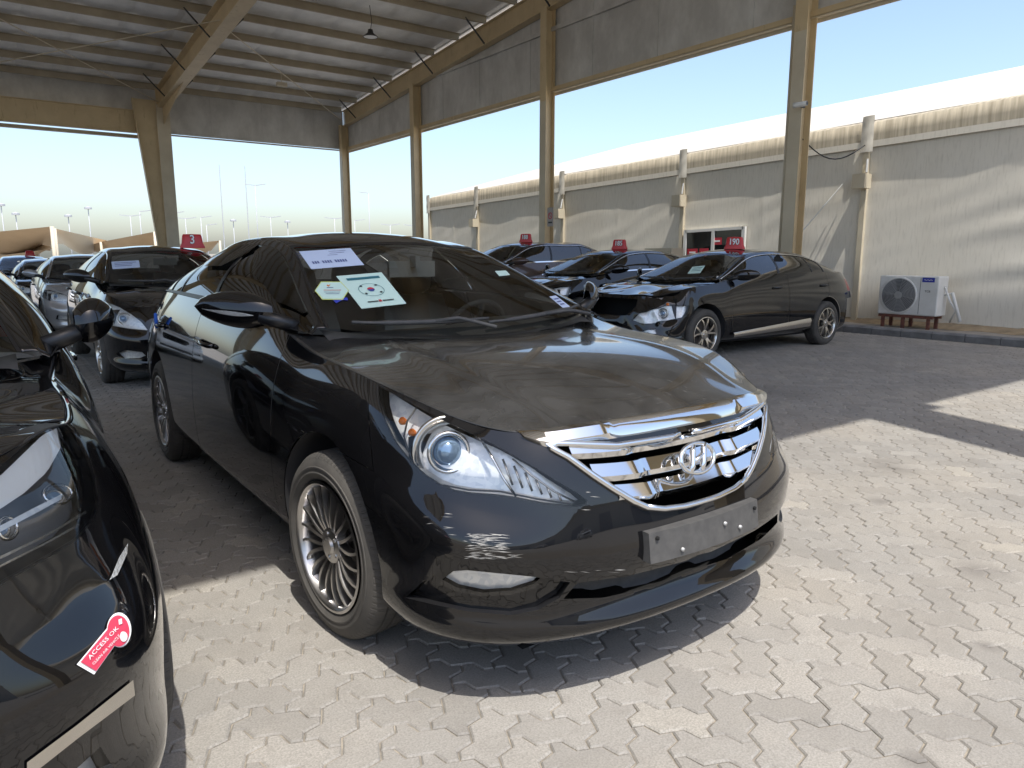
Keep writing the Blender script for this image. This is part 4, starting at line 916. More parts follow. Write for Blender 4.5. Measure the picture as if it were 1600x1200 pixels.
        for xs_,ysd in ((-1.45,(.37,-.37)),(-2.35,(.36,-.36))):
            for y in ysd:
                st=MB(); 
                for (zz,xx,w,dp) in ((.30,.0,.24,.0),):
                    pass
                prf=[]
                for t in np.linspace(0,1,9):
                    zc=.42+zs+t*.68; xc=xs_+sx-.02-.20*t; w=.25-.05*t**3; prf.append([(xc+.06*math.sin(math.pi*q_)+.02,y+w*(2*q_-1),zc) for q_ in np.linspace(0,1,9)]+[(xc-.10,y+w*(1-2*q_),zc) for q_ in (0,.5,1)])
                st.grid(prf); st.box(xs_+sx-.05,xs_+sx+.45,y-.24,y+.24,.30,.46+zs); st.obj('seat',M_SEAT,root,True,50)
                hd=MB().lathe([(0,-.135),(.055,-.12),(.075,-.06),(.08,0),(.075,.06),(.055,.12),(0,.135)],'y',12,c=(0,0,0)); hd.v=[(p[0]*.75+xs_+sx-.24,p[1]+y,p[2]*1.15+1.19+zs) for p in hd.v]; hd.obj('headrest',M_SEAT,root,True)
        mr=ev(Cg,[2.35],[8])[0,0]; MB().box(mr[0]-.07,mr[0]-.045,-.13,.13,mr[2]-.11,mr[2]-.03).box(mr[0]-.05,mr[0]+.01,-.012,.012,mr[2]-.06,mr[2]-.005).obj('rear_view_mirror',M_SEAT,root)
    # wheels
    w_=.21; tm,rm,dm=make_wheel(wr,0,w_,wheel[0],wheel[1])
    for ax in (0,-wbx):
        for s in (1,-1):
            M=Matrix.Translation((ax,(.905*plan[11][1]/.917-w_/2)*s,wr-.006))@Matrix.Rotation(steer if ax==0 else 0,4,'Z')@(Matrix.Rotation(math.pi,4,'Z') if s<0 else Matrix.Identity(4))@Matrix.Rotation(random.uniform(0,6),4,'Y')
            wo=inst('wheel',dm,root,M); inst('tyre',tm,wo); inst('rim',rm,wo)
    # door mirrors
    if mirrors:
        for s in (1,-1):
            mln,msw=spec.get('mir',(.235,.22)); b_=ev(Cg,[.75],[.0])[0,0]; x0=b_[0]-.02; y0=b_[1]; z0=b_[2]
            prof=[]
            for t in np.linspace(0,1,12):
                rr_=math.sin(math.pi*min(1,(t*.92+.08)))**.5; hh=.085*rr_*(1-.25*t); dd_=.085*rr_; cx_=x0-msw*t; cy_=y0+.05+mln*t; cz2=z0+.065+.02*t
                prof.append([(cx_+dd_*math.cos(a)*(1 if math.cos(a)>0 else .35),cy_,cz2+hh*math.sin(a)) for a in np.linspace(0,2*math.pi,19)])
            for p_ in prof:
                for i_ in range(len(p_)): p_[i_]=(p_[i_][0],p_[i_][1]*s,p_[i_][2])
            mb=MB().grid(prof); mb.add([tuple(np.mean(prof[-1],0))]+prof[-1],[(0,i+1,i+2) for i in range(18)])
            mh=mb.obj('door_mirror',mt,root,True)
            strip('mirror_foot',[(x0+.05,(y0-.05)*s,z0+.0),(x0+.03,(y0+.03)*s,z0+.03),(x0,(y0+.09)*s,z0+.05)],.03,.03,M_TRIM,mh,8)
            gp_=[]
            for t in np.linspace(.12,.9,8):
                rr_=math.sin(math.pi*min(1,(t*.92+.08)))**.5; gp_.append([(x0-msw*t-.031*rr_,(y0+.05+mln*t)*s,z0+.065+.02*t+.075*rr_*(1-.25*t)*q_) for q_ in (-.85,0,.85)])
            MB().grid(gp_).obj('mirror_glass',M_CHROME,mh,True)
            if extra and 'mirror_lamp' in extra:
                lp_=[]
                for t in np.linspace(.30,.93,10):
                    rr_=math.sin(math.pi*min(1,(t*.92+.08)))**.5; hh=.085*rr_*(1-.25*t); dd_=.085*rr_; k_=.55*math.sin(math.pi*(t-.3)/.63*.9+.15)
                    lp_.append([(x0-msw*t+dd_*math.cos(a)*1.03+.002,(y0+.05+mln*t)*s,z0+.065+.02*t+hh*math.sin(a)) for a in (-.22-.22*k_,-.22,-.22+.25*k_)])
                MB().grid(lp_).obj('mirror_indicator',M_REFL2,mh,True)
    bm.free(); bh.free(); b2.free()
    return dict(root=root,front=front,C=C,Cg=Cg,hood=CHd,hoodobj=hood,bumper=bump_o,Eu=Eu,gloop=gloop,ws=ws,bvh=bvh)
m=mat('indicator_lens',(.7,.7,.68),.2,.6); f=noise(m,120,2); bump(m,f,.8,.004); M_REFL2=m
# ------------------------------------------------------------------ the parked cars
HP=-math.pi/2
HL=[(590,601.4),(613.8,613.8),(647.5,631.8),(681,649.8),(715,666.6),(748.8,682.4),(775.8,695.9),(805,712.8),(838.8,731.9),(872.5,753.2),(904,771.3),(919,783),(915,790.4),(895,793),(850,788),(805,779),(771,774.6),(737.5,772.4),(710.5,767.9),(688,758.9),(665.5,744.3),(640.8,721.8),(618,692.5),(600,656.5),(591,625)]
GRL=[(846,692),(885.6,713),(925,742),(956.5,763),(988,782),(1009,791.6),(1035,794),(1067,790),(1125,775),(1125,655),(1046,682),(962,695),(859,692)]
FBZ=[(634,934),(658,911),(687,894),(730,891),(781,896),(832,901),(891,910),(874.5,934),(840.5,953),(798,961),(730,955),(679,945)]
FOG=[(685,911),(704.5,898),(738.5,895),(798,901),(847,909),(836,919),(798,929.8),(751,931.9),(708.8,923.4)]
INT=[(902,911),(981,900),(1070,877),(1155,838),(1206,798),(1176,836),(1112,877),(1027,915),(942,934),(880,936)]
sonata=build_car('sedan','black mid-size sedan with wide chrome grille, its dusty hood in the sun','cars parked in the shed',(1.7895,2.331,HP),SEDAN,M_BLACK,chart=True,side=-1,lamp=HL,grille=('cam',GRL),hoodmat=M_HOOD,wheel=('multi',M_GUN),steer=R(5),visor=True,
   extra=dict(fogbez=FBZ,fog=FOG,intake=INT,proj=(.545,.715,.758),amber=[(.385,.785,.835),(.425,.775,.805)],lampdraw=[('lamp_divider',.0045,M_CHROME,.012,[(752,688),(770,718),(786,748),(806,776)]),('lamp_divider',.003,M_SATIN,.012,[(800,716),(830,742),(868,768),(902,785)]),('lamp_step',.003,M_MATTE,.014,[(648,634),(633,655),(627,680),(634,705),(650,727)]),('lamp_step',.003,M_MATTE,.014,[(690,757),(730,765),(780,768),(840,780),(895,788)])]+[('lamp_rib',.0035,M_SATIN,.016,[(784+18*k,716+11*k),(800+16*k,758+5*k)]) for k in range(6)],mirror_lamp=1))
rt_=sonata['root']; fr=sonata['front']
gl=[p for p in sonata['gloop']]
k0=max(range(len(gl)),key=lambda i:(gl[i].y<.003 and gl[i-1].y>=.003)) if gl else 0
gl=gl[k0:]+gl[:k0]; half=[p for p in gl if p.y>.003]
if half and half[0].z>half[-1].z: half=half[::-1]
if half:
    low=half[:int(len(half)*.62)]; low=[p for p in half if p.z<.80]
    path=[Vector((p.x+.006,-p.y,p.z)) for p in low[::-1]]+[Vector((p.x+.006,p.y,p.z)) for p in low]
    MB().tube(path,.010,8).obj('grille_surround',M_CHROME,rt_,True)
zt=[.755,.685,.618]; wd=[.455,.40,.33]
for zc,w in zip(zt,wd):
    G=[]
    for y in np.linspace(-w,w,49):
        st=.007*math.tanh((abs(y)-.52*w)/.014); a=fr(y,zc,-.012+st); r_=abs(y)/w; zz=zc+.020*r_**2
        G.append([(a.x-.040,y,zz+.030),(a.x-.018,y,zz+.027),(a.x+.006,y,zz-.006),(a.x+.001,y,zz-.024),(a.x-.03,y,zz-.028)])
    MB().grid(G).obj('grille_bar',M_CHROME,rt_,True,35)
G=[]
for u in np.linspace(-3.25,3.25,61):
    e=Vector(sonata['Eu'](abs(u))); y=e.y*(1 if u>=0 else -1); st=.006*math.tanh((abs(u)-1.55)/.10); k=1-max(0,(abs(u)-2.7)/.55)*.8
    G.append([(e.x-.012,y,e.z+.006),(e.x+.008+st,y,e.z+.002),(e.x+.026+st,y,e.z-.024*k),(e.x+.024,y,e.z-.044*k),(e.x+.004,y,e.z-.050*k)])
MB().grid(G).obj('hood_chrome_strip',M_CHROME,rt_,True,40)
# emblem
ec=fr(0,.70,.024); EM=Matrix.Translation(ec)@Vector((1,0,.35)).to_track_quat('Z','Y').to_matrix().to_4x4()
em=MB(); em.tube([(.078*math.cos(t),.047*math.sin(t),0) for t in np.linspace(0,2*math.pi,41)[:-1]],.0075,8,close=True)
for sx in (-1,1): em.tube([(sx*.027-.020,-.040,0),(sx*.026-.007,-.02,.003),(sx*.026+.007,.02,.003),(sx*.027+.020,.040,0)],[.009,.010,.010,.009],8)
em.tube([(-.028,-.012,.003),(0,0,.006),(.030,.012,.003)],.008,8)
em.v=[tuple(EM@Vector(p)) for p in em.v]; em.obj('emblem',M_CHROME,rt_,True)
# plate bracket
pb=MB(); x0=.925; n_=14
G=[[(x0+.02-.02*(y/.26)**2+dx,y,z) for dx,z in ((-.05,.522),(0,.522),(.012,.43),(-.05,.43))] for y in np.linspace(-.262,.262,n_)]
pb.grid(G); 
for e_ in (0,n_-1): b0=len(pb.v); pb.v+=[tuple(p) for p in G[e_]]; pb.f.append((b0,b0+1,b0+2,b0+3))
plt=pb.obj('plate_bracket',M_MATTE,rt_,False)
for y,z in ((-.235,.505),(-.14,.452),(.06,.49),(.14,.46),(.235,.50)):
    MB().lathe([(0,.003),(.006,.002),(.0065,-.004)],'x',12,c=(x0+.02-.02*(y/.26)**2+.006+(.522-z)*.13,y,z)).obj('screw',M_GALV if abs(y)<.2 else M_VOID,plt,True)
# splash guard behind the front wheel
for s in (-1,1):
    mg=MB().grid([[(-.405-.02*math.sin(t*3),(.885)*s,.24+t*.28),(-.37-.05*math.sin(t*2.2),.80*s,.24+t*.28)] for t in np.linspace(0,1,8)]); sg=mg.obj('splash_guard',M_MATTE,rt_,True)
    for z in (.36,.46): MB().lathe([(0,.0),(.010,.0),(.012,.01)],'y',10,c=(-.385,.868*s,z)).obj('screw',M_GALV,sg,True)
# scratches and scuffs on the bumper corner
M_SCR=mat('scratched_primer',(.36,.35,.33),.8)
bv_=BVHTree.FromObject(sonata['bumper'],bpy.context.evaluated_depsgraph_get())
def onsurf(u,v,bv,inv,o,off):
    r=pixray(u,v); d=inv.to_3x3()@Vector(r); h=bv.ray_cast(o,d)
    return (h[0]+h[1]*off*(1 if h[1].dot(d)<0 else -1)) if h[0] else None
bpy.context.view_layer.update(); inv=rt_.matrix_world.inverted(); oc=inv@Vector((0,0,CH))
sc=MB()
for (ua,ub,va,vb,nn) in ((722,780,834,866,110),(724,800,866,873,34),(880,960,890,894,6),(900,930,760,800,5),(655,700,800,850,7)):
    for _ in range(nn):
        u=random.uniform(ua,ub); v=random.uniform(va,vb); l=random.uniform(6,26); th=random.uniform(.25,.9); sl=random.uniform(-.10,.14)
        q=[onsurf(u+a,v+sl*a+b,bv_,inv,oc,.0009) for a,b in ((0,0),(l*.4,-th*.6),(l,0),(l*.5,th*.6))]
        if all(q): sc.add(q,[(0,1,2,3)])
if sc.v: tag(sc.obj('scratch_marks',M_SCR,rt_),'white scuffed scratch marks on the bumper corner',kind='stuff')
bhd=BVHTree.FromObject(sonata['hoodobj'],bpy.context.evaluated_depsgraph_get()); sc=MB()
for (ua,ub,va,vb,nn) in ((990,1100,590,638,26),(870,1000,610,655,22),(700,900,550,640,14),(900,1050,530,600,8)):
    for _ in range(nn):
        u=random.uniform(ua,ub); v=random.uniform(va,vb); l=random.uniform(2,16); th=random.uniform(.08,.2); a_=random.uniform(-.9,.9)
        q=[onsurf(u+l*t*math.cos(a_)-b*math.sin(a_),v+l*t*math.sin(a_)*.6+b*math.cos(a_),bhd,inv,oc,.0009) for t,b in ((0,0),(.4,-th),(1,0),(.5,th))]
        if all(q): sc.add(q,[(0,1,2,3)])
if sc.v: tag(sc.obj('hood_scratches',mat('fine_scratch',(.13,.128,.122),.8),rt_),'fine pale scratches on the dusty hood',kind='stuff')
for s in (-1,): b_=MB().lathe([(0,-.05),(.016,-.045),(.02,0),(.016,.045),(0,.05)],'z',12); b_.v=[(p[0]-2.70,p[1]*.6-.905,p[2]+.93) for p in b_.v]; b_.obj('door_guard',mat('blue_foam',(.02,.12,.55),.6),rt_,True)
# papers behind the windscreen
bw=BVHTree.FromObject(sonata['ws'],bpy.context.evaluated_depsgraph_get())
M_PAPB=mat('pale_blue_paper',(.55,.64,.82),.7); M_PAPG=mat('pale_green_paper',(.60,.80,.72),.7); M_INK=mat('blue_ink',(.10,.13,.30),.7); M_TEAL=mat('teal_ink',(.03,.16,.20),.7); M_RIB=mat('ribbon_blue',(.04,.06,.45),.6); M_FRED=mat('flag_red',(.55,.04,.05),.6); M_FBLU=mat('flag_blue',(.03,.06,.30),.6)
def bil(c,a,b): return tuple((c[0][i]*(1-a)+c[1][i]*a)*(1-b)+(c[3][i]*(1-a)+c[2][i]*a)*b for i in (0,1))
def patch(mb,pix,off,bv=None,inv_=None,oc_=None):
    q=[onsurf(u,v,bv or bw,inv_ or inv,oc_ or oc,off) for u,v in pix]
    if all(q): mb.add(q,[tuple(range(len(q)))])
def sheet(name,lab,c,mt,prints,cat='paper',off=.002,**kw):
    mb=MB(); 
    for i in range(6):
        for j in range(4): patch(mb,[bil(c,a/6,b/4) for a,b in ((i,j),(i+1,j),(i+1,j+1),(i,j+1))],off,**kw)
    if not mb.v: return None
    ctr=Vector(np.mean(np.array([tuple(v) for v in mb.v]),0)); R0=rt_.matrix_world if not kw else kw['inv_'].inverted()
    wv=[R0@Vector(v) for v in mb.v]; base=sum(wv,Vector())/len(wv); o=empty(name,base); tag(o,lab,cat); MB().add([v-base for v in wv],mb.f).obj('sheet',mt,o,True)
    for k_,(nm,m2,polys) in enumerate(prints):
        pm=MB()
        for pl in polys: patch(pm,[bil(c,a,b) for a,b in pl],off+.0015+.0006*k_,**kw)
        if pm.v: MB().add([R0@Vector(v)-base for v in pm.v],pm.f).obj(nm,m2,o)
    return o
rect=lambda a0,a1,b0,b1:[(a0,b0),(a1,b0),(a1,b1),(a0,b1)]
lines=lambda n,a0,a1,b0,b1,h:[rect(a0,a0+(a1-a0)*random.uniform(.7,1),b0+(b1-b0)*i/n,b0+(b1-b0)*i/n+h) for i in range(n)]
circ=lambda ca,cb,ra,rb,t0,t1,n=14:[(ca+ra*math.cos(t),cb+rb*math.sin(t)) for t in np.linspace(t0,t1,n)]
sheet('auction_sheet','pale blue printed paper stuck at the top of the black sedan windscreen',[(451,394.5),(547.5,388),(569,414.5),(470,422.5)],M_PAPB,[('print_lines',M_INK,lines(3,.1,.9,.12,.42,.018)+[rect(.25+.04*i,.275+.04*i,.60,.74) for i in range(14) if i not in (3,8)]),('print_mark',M_TEAL,[rect(.06,.14,.12,.30)])])
ring=[[(.5+.27*r*math.cos(t),.5+.19*r*math.sin(t)) for r,t in ((1,a),(1,a+.2),(.96,a+.2),(.96,a))] for a in np.arange(0,6.28,.2)]
sheet('flag_sheet','pale green sheet with a red and blue round emblem behind the sedan windscreen',[(525,432),(596,426),(635,475),(565,483)],M_PAPG,[('print_title',M_TEAL,[rect(.16,.88,.10,.17)]),('emblem_red',M_FRED,[circ(.5,.48,.075,.06,math.pi,2*math.pi)]),('emblem_blue',M_FBLU,[circ(.5,.482,.075,.06,0,math.pi)]),('print_ring',M_TEAL,ring),('trigram',M_KPRINT,[rect(a,a+.05,b,b+.035) for a in (.31,.64) for b in (.36,.58)]),('print_footer',M_KPRINT,[rect(.22,.45,.84,.865),rect(.55,.80,.84,.865)]),('print_badge',M_FRED,[rect(.47,.53,.82,.88)])])
hx=[(.0,.5),(.2,.0),(.78,.0),(1,.48),(.8,1),(.2,1)]
HXC=[(492,442.5),(543,442.5),(545,468.4),(494,468.4)]
big=[(.5+(x-.5)*1.05,.5+(y-.5)*1.10) for x,y in hx]
o=sheet('inspection_sticker','small white hexagonal sticker with a blue ribbon on the sedan windscreen',HXC,M_PAPG,[('ribbon',M_RIB,[[(.47,.95),(.96,.9),(.97,1.08),(.80,1.06),(.60,1.25)]]),('sticker_edge',mat('lime_edge',(.62,.70,.18),.6),[big]),('sticker_face',M_PAPG,[hx]),('tick',M_AMB,[[(.35,.2),(.38,.14),(.41,.2),(.47,.1),(.42,.28)]]),('print_lines',M_FRED,[rect(.25,.78,.47,.50)]),('print_text',M_INK,[rect(.25,.75,.60,.62),rect(.3,.72,.70,.72),rect(.35,.55,.32,.35)])],'sticker')
if o:
    for c_ in list(o.children):
        if c_.name.startswith('sheet'): bpy.data.objects.remove(c_)
sheet('permit_sticker','tiny pale sticker high on the driver side of the sedan windscreen',[(773,424),(790,423),(797,430),(780,432)],M_PAPG,[],'sticker')
sheet('barcode_sticker','pale label in the lower driver corner of the sedan windscreen',[(858,464),(868,462),(894,482),(882,484)],M_PAPB,[('print_lines',M_INK,lines(3,.15,.9,.2,.8,.08))],'sticker')
# left-hand neighbour
HL2=[(-200,850),(-90,775),(0,728),(30,703),(65,671),(100,660),(120,678),(142,719),(150,750),(155,785),(146,813),(120,845),(75,872),(0,915),(-90,950),(-190,960)]
DRL2=[(-160,835),(0,745),(40,705),(70,675),(99,664),(96,700),(76,735),(40,768),(0,795),(-140,870)]
def fzL(z,x): return z*1.0
LSP=variant(lambda x:x*1.02,1.02,lambda z,x:z*1.0,wr=.345,wb=2.85)
LSP['mir']=(.13,.05); LSP['top']=[(x,y*(.945 if i<10 else 1),z+(.15,.15,.15,.15,.135,.095,.022,.01,.01,0)[i] if i<10 else z) for i,(x,y,z) in enumerate(LSP['top'])]
lft=build_car('sedan','black sedan with a white lamp bar and red access sticker on its bumper','cars parked in the shed',(-.625,2.17,HP),LSP,M_BLACK2,chart=True,side=1,lamp=HL2,wheel=('five',M_TRIM),lampkind='dark')
rl=lft['root']; bpy.context.view_layer.update(); invl=rl.matrix_world.inverted(); ocl=invl@Vector((0,0,CH)); bl=lft['bvh']
kw=dict(bv=bl,inv_=invl,oc_=ocl)
def decal(name,polys,mt,off,parent,**k):
    mb=MB()
    for pl in polys: patch(mb,pl,off,bl,invl,ocl)
    return mb.obj(name,mt,parent) if mb.v else None
def strips(a,b,n=14):     # quads between two pixel polylines
    A=[tuple(np.array(a[0])*(1-t)+np.array(a[-1])*t) for t in (0,1)]; q=[]
    ip=lambda pl,t:tuple(np.interp(t*(len(pl)-1),range(len(pl)),[p[i] for p in pl]) for i in (0,1))
    return [[ip(a,i/n),ip(a,(i+1)/n),ip(b,(i+1)/n),ip(b,i/n)] for i in range(n)]
drl=decal('lamp_bar',strips([(-150,835),(0,745),(40,706),(70,677),(99,664)],[(-140,872),(0,796),(40,769),(76,736),(97,699)]),M_DRL,-.004,rl)
decal('lamp_strip',strips([(-150,905),(0,822),(60,790),(100,770)],[(-150,915),(0,832),(60,800),(100,778)]),M_REFL,-.006,rl)
for cx_,cy_,rx_,ry_ in ((98,768,22,15),(20,822,15,17)):
    for k_,(q_,mm_) in enumerate(((1,M_CHROME),(.62,M_SATIN))):
        pp_=[onsurf(cx_+rx_*q_*math.cos(t),cy_+ry_*q_*math.sin(t),bl,invl,ocl,-.012-.01*k_) for t in np.linspace(0,2*math.pi,29)]
        if all(pp_): strip('projector_ring',pp_,.004,.004,mm_,rl,6)
    decal('projector_lens',[[(cx_+rx_*.58*math.cos(t),cy_+ry_*.58*math.sin(t)) for t in np.linspace(0,6.28,20)[:-1]]],M_LENSB,-.02,rl)
decal('lamp_light_guide',strips([(-100,925),(0,870),(80,832),(140,795)],[(-100,930),(0,875),(80,836),(141,799)])+strips([(-100,938),(0,884),(80,844),(130,815)],[(-100,942),(0,888),(80,847),(132,818)]),M_SATIN,-.008,rl)
decal('lower_trim',strips([(40,1190),(120,1130),(205,1062)],[(40,1215),(120,1152),(208,1086)]),M_SATIN,.004,rl)
decal('bumper_reflector',strips([(170,905),(183,873),(197,850)],[(168,908),(181,900),(196,866)]),M_REFL2,.004,rl)
st=[(118,1039),(145,1054)]+[(184+19*math.cos(t),985+27*math.sin(t)) for t in np.linspace(R(112),R(-175),22)]
e=sheet('access_sticker','red keyhole-shaped access sticker on the bumper of the black sedan',[(118,1042),(202,955),(204,1000),(146,1056)],M_WPRINT,[],'sticker',off=.003,**kw)
if e:
    for c_ in list(e.children): bpy.data.objects.remove(c_)
    base=e.location.copy(); R0=rl.matrix_world
    def dk(nm,polys,mt,off):
        mb=MB()
        for pl in polys: patch(mb,pl,off,bl,invl,ocl)
        if mb.v: MB().add([R0@Vector(v)-base for v in mb.v],mb.f).obj(nm,mt,e)
    cx,cy=np.mean([p[0] for p in st]),np.mean([p[1] for p in st])
    cx,cy=166,1003
    fan=lambda q,c:[[c,q[i],q[(i+1)%len(q)]] for i in range(len(q))]
    dk('backing',fan(st,(172,1000)),M_WPRINT,.003); dk('red_field',fan([(cx+(x-cx)*.89,cy+(y-cy)*.89) for x,y in st],(172,1000)),mat('pink_red_print',(.62,.05,.10),.5),.0045)
    dk('diamond',[[(181,970),(186,968),(187,976),(182,978)]],M_WPRINT,.006)
    dk('roundel',[[(189+6*math.cos(t),996+8*math.sin(t)) for t in np.linspace(0,6.28,14)[:-1]]],M_WPRINT,.006)
    def word(s,p0,p1,h,nm):
        c=bpy.data.curves.new(nm,'FONT'); c.body=s; c.size=1; c.align_x='LEFT'; c.align_y='CENTER'; c.resolution_u=2
        t=bpy.data.objects.new('tmp',c); COL.objects.link(t); me=bpy.data.meshes.new_from_object(t.evaluated_get(bpy.context.evaluated_depsgraph_get())); bpy.data.objects.remove(t)
        V=np.array([v.co for v in me.vertices]); w=V[:,0].max(); d=np.array(p1)-np.array(p0); ln=np.linalg.norm(d); ux=d/ln; uy=np.array([ux[1],-ux[0]])
        pts=[onsurf(*(np.array(p0)+ux*ln*a/w+uy*h*b),bl,invl,ocl,.0062) for a,b,_ in V]
        if all(pts): MB().add([R0@p-base for p in pts],[tuple(p.vertices) for p in me.polygons]).obj(nm,M_WPRINT,e)
    word('ACCESS OK',(135,1030),(180,982),8.5,'lettering'); word('CLEAN AIR VEHICLE',(141,1039),(183,994),5.5,'lettering')
# sedan behind
GHL=[(154,481),(160,470),(181,476),(204,490),(221,503),(232,517),(200,514),(172,509),(160,500)]
GFG=[(180,552),(195,547),(222,550),(228,556),(215,560),(190,560)]
GSP=variant(lambda x:x*1.015,1.01,lambda z,x:z*1.0,wb=2.845)
grd=build_car('sedan','black sedan with roof sign 3 parked behind the chrome-grilled one','cars parked in the shed',(1.87,8.75,HP),GSP,M_BLACK2,chart=True,side=-1,lamp=GHL,extra=dict(fog=GFG),wheel=('ten',M_SATIN))
# damaged sedan
AGH=[((b[0]*1.0,b[1],b[2]-.03),(r[0]*(1.0 if r[0]>-2 else 1.02),r[1],r[2]-.03+(.012 if r[0]<-2.3 else 0)),(c[0]*(1 if c[0]>-2 else 1.03),c[1]-.025)) for b,r,c in GH]
def accwarp(bm,lay):
    for v in bm.verts:
        k=max(0,min(1,(v.co.x-.15)/.5))*max(0,min(1,(v.co.y-.25)/.4))*max(0,min(1,(v.co.z-.3)/.25))
        if k>0:
            q=v.co*5; n_=math.sin(q.x*2.1+q.y*3)*.5+math.sin(q.z*4.3+q.x*1.7)*.5+math.sin(q.y*7+q.z*5)*.3
            v.co.x+=k*(-.06+.045*n_); v.co.y+=k*(-.03+.035*math.sin(q.x*3.7+q.z*2)); v.co.z+=k*.02*n_
def acchood(bm):
    for v in bm.verts:
        k=max(0,min(1,(v.co.x+.25)/.8)); v.co.z+=.5*k*(.016*math.sin(v.co.x*8+v.co.y*3)+.010*math.sin(v.co.y*11+2)+.012*math.sin(v.co.x*15-v.co.y*9)*k); v.co.x-=k*.05
ASP=variant(lambda x:x*1.012,1.015,lambda z,x:z,gh=AGH,wb=2.83,wr=.335,warp=accwarp,warphood=acchood)
acc=build_car('sedan','black fastback sedan with crumpled front corner and roof sign 190','cars by the tent',(7.55,7.0,math.pi),ASP,M_BLACK2,chart=True,side=1,lamp=[(985,500),(1000,486),(1020,480),(1048,477),(1076,476),(1071,494),(1038,501),(1000,506)],wheel=('split',M_SATIN),trimchrome=True,lampkind='projector')
ra=acc['root']
for s_,u in ((1,(.15,.60)),): pass
MB().grid([[(x,.935,.262+.05*t),(x,.952,.30+.10*t),(x,.935,.325+.11*t)] for t,x in zip(np.linspace(0,1,10),np.linspace(-.55,-2.35,10))]).obj('sill_trim',M_SATIN,ra,True)
MB().lathe([(0,.01),(.018,.008),(.02,-.01)],'x',10,c=(.62,.80,.74)).obj('side_marker',M_AMB,ra,True)
# torn film in the rear window
b_=MB(); c0=ev(acc['Cg'],[4.75],[2.0])[0,0]; pts=[(c0[0]+.13*math.cos(t)*random.uniform(.6,1.1),c0[1]+.014,c0[2]+.09*math.sin(t)*random.uniform(.6,1.1)) for t in np.linspace(0,6.28,14)[:-1]]; b_.add(pts,[tuple(range(13))]); b_.obj('window_hole',M_VOID,ra)
sd2=build_car('sedan','dark sedan with roof sign 185 between the damaged sedan and the brown crossover','cars by the tent',(8.1,9.95,math.pi),SEDAN,M_BLACK2,wheel=('five',M_SATIN),trimchrome=True)
SGH=[((b[0],b[1],b[2]+.12),(r[0]*(1 if r[0]>-2 else 1.04),r[1]+.04,r[2]+(.17 if r[0]<-.8 else .15)+(.05 if r[0]<-2.4 else 0)),(c[0]*(1 if c[0]>-2 else 1.05),c[1]+.17+(.06 if c[0]<-2.5 else 0))) for b,r,c in GH]
SSP=variant(lambda x:x,1.0,lambda z,x:z+.0,gh=SGH,wr=.36); SSP['top']=[(x,y,z+.12) for x,y,z in TOP]; SSP['hz']=.22
suv=build_car('crossover','brown crossover with roof sign 188 and pale blue window reflections','cars by the tent',(8.1,12.75,math.pi),SSP,M_BROWN,wheel=('five',M_SATIN),trimchrome=True)
# cars further back in the rows: copies with their own paint
def copy_car(src,pose,z,mt,old,label,name='sedan'):
    r=src.copy(); COL.objects.link(r); r.location=(pose[0],pose[1],z); r.rotation_euler=(0,0,pose[2]); r['label']=label; r['group']='cars parked in the shed'; r.name=name
    def rec(o,p):
        c=o.copy(); COL.objects.link(c); c.parent=p; c.matrix_parent_inverse=o.matrix_parent_inverse.copy()
        for s_ in c.material_slots:
            if s_.material==old: s_.link='OBJECT'; s_.material=mt
        for ch in o.children: rec(ch,c)
    for ch in src.children: rec(ch,r)
    return r
copy_car(sd2['root'],(1.75,15.3,HP),gz(15.3),M_SILV,M_BLACK2,'silver sedan parked behind the black sedan with roof sign 3')
copy_car(sd2['root'],(1.55,21.6,HP),gz(21.6),M_BLACK2,M_BLACK2,'dark sedan far back in the shed row')
copy_car(suv['root'],(1.3,28.0,HP),gz(28),M_BLUE,M_BROWN,'blue crossover with a red roof sign at the far end of the row','crossover')
copy_car(sd2['root'],(-.9,14.6,HP),gz(14.6),M_WHITEP,M_BLACK2,'white sedan in the row behind the sedan with the access sticker')
copy_car(sd2['root'],(-1.3,21.4,HP),gz(21.4),M_SILV,M_BLACK2,'silver sedan far back in the left row')
copy_car(sd2['root'],(4.6,-13.5,-HP),0,M_WHITEP,M_BLACK2,'white sedan parked across the aisle')
copy_car(sd2['root'],(-2.4,-13.2,-HP),0,M_SILV,M_BLACK2,'silver sedan parked across the aisle')
for k_,(x_,y_,mt_,c_) in enumerate(((-2,42,M_WHITEP,'white'),(1.5,43,M_SILV,'silver'),(5,42.5,M_WHITEP,'white'),(8.5,43.5,M_BLUE,'blue'),(3,52,M_WHITEP,'white'),(7,53,M_SILV,'silver'),(11.5,52,M_WHITEP,'white'),(15,53,M_SILV,'silver'))):
    r_=copy_car(sd2['root'],(x_,y_,HP+.12),gz(y_),mt_,M_BLACK2,c_+' sedan parked beyond the shed by the shade sails'); r_['group']='cars by the shade sails'
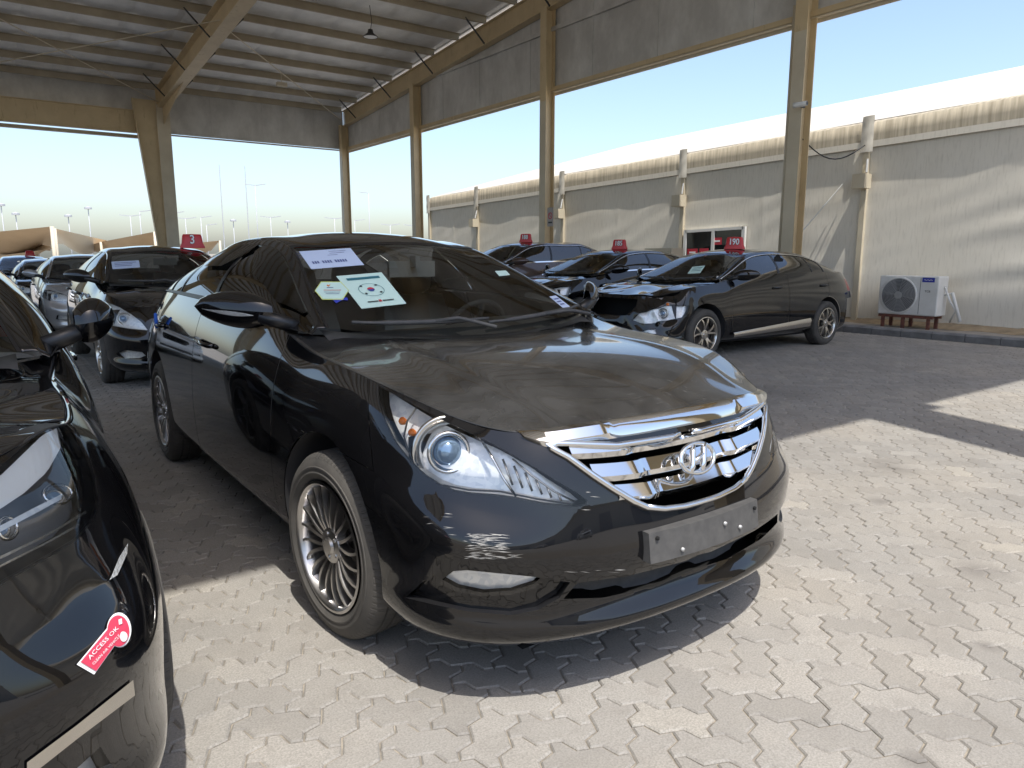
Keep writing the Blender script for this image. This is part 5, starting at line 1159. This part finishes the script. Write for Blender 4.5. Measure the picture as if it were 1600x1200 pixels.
# red number signs on the roofs
def roofsign(num,car,xl,rz,label,back=False):
    r=car['root'] if isinstance(car,dict) else car; bpy.context.view_layer.update()
    p=r.matrix_world@Vector(xl); o=empty('roof_sign',p,rz); tag(o,label,'roof sign','red number signs on car roofs')
    b=MB(); B0=[(-.055,-.15),(.055,-.15),(.055,.15),(-.055,.15)]
    prof=[(1.0,1.0,0),(1.0,1.0,.02),(.9,.86,.06),(.8,.78,.15),(.55,.70,.175)]
    n=16; G=[]
    for kx,ky,z_ in prof: G.append([(.06*kx*math.copysign(abs(math.cos(t))**.5,math.cos(t)),.15*ky*math.copysign(abs(math.sin(t))**.35,math.sin(t)),z_) for t in np.linspace(0,2*math.pi,n+1)])
    G.append([(0,0,.178)]*(n+1)); MB().grid(G).obj('shell',M_RED,o,True,40)
    if num:
        Mx=Matrix.Translation((.0535,0,.104))@Matrix.Rotation(R(90),4,'Z')@Matrix.Rotation(R(84),4,'X')
        sz=.155 if len(num)<3 else .125
        texto('number_shadow',num,sz,M_KPRINT,o,Mx@Matrix.Translation((0,0,.0005)),.0006,sx=.82,bold=.007); texto('number',num,sz,M_WPRINT,o,Mx@Matrix.Translation((0,0,.0022)),.0006,sx=.82,bold=.0022)
    return o
zr_=lambda car:0
roofsign('190',acc,(-1.55,.12,1.437),R(205),'red roof sign with number 190 on the damaged black sedan')
roofsign('185',sd2,(-1.55,.1,1.462),R(205),'red roof sign with number 185 on the dark sedan')
roofsign('188',suv,(-1.5,.1,1.632),R(205),'red roof sign with number 188 on the brown crossover')
roofsign('3',grd,(-1.40,.42,1.437),R(-100),'red roof sign with number 3 on the black sedan')
blu=[o for o in bpy.data.objects if o.name.startswith('crossover') and o.get('label','').startswith('blue')][0]
roofsign('',blu,(-1.45,.2,1.632),R(-90),'plain red roof sign on the far blue crossover')

# papers on the other windscreens
def wkw(car):
    r=car['root']; bpy.context.view_layer.update(); i=r.matrix_world.inverted(); return dict(bv=BVHTree.FromObject(car['ws'],bpy.context.evaluated_depsgraph_get()),inv_=i,oc_=i@Vector((0,0,CH)))
kg=wkw(grd); sheet('auction_sheet','white printed paper high on the windscreen of the sedan with roof sign 3',[(174,409),(217,407),(219,418),(176,421)],M_PAPB,[('print_lines',M_INK,lines(3,.1,.9,.2,.8,.06))],**kg)
ka=wkw(acc); sheet('auction_sheet','pale green sheet on the windscreen of the damaged black sedan',[(1082,417),(1102,415),(1094,427),(1074,428)],M_PAPG,[('print_lines',M_TEAL,lines(3,.15,.9,.2,.8,.06))],**ka)
sheet('permit_sticker','white and green label low on the windscreen of the damaged black sedan',[(1120,432),(1137,429),(1133,438),(1117,440)],M_WPRINT,[('green_print',M_TEAL,[rect(.1,.9,.2,.42)])],'sticker',**ka)
k9=wkw(sd2); sheet('permit_sticker','white label low on the windscreen of the sedan with roof sign 185',[(932,438),(941,436),(937,444),(929,445)],M_WPRINT,[('green_print',M_TEAL,[rect(.1,.9,.2,.42)])],'sticker',**k9)
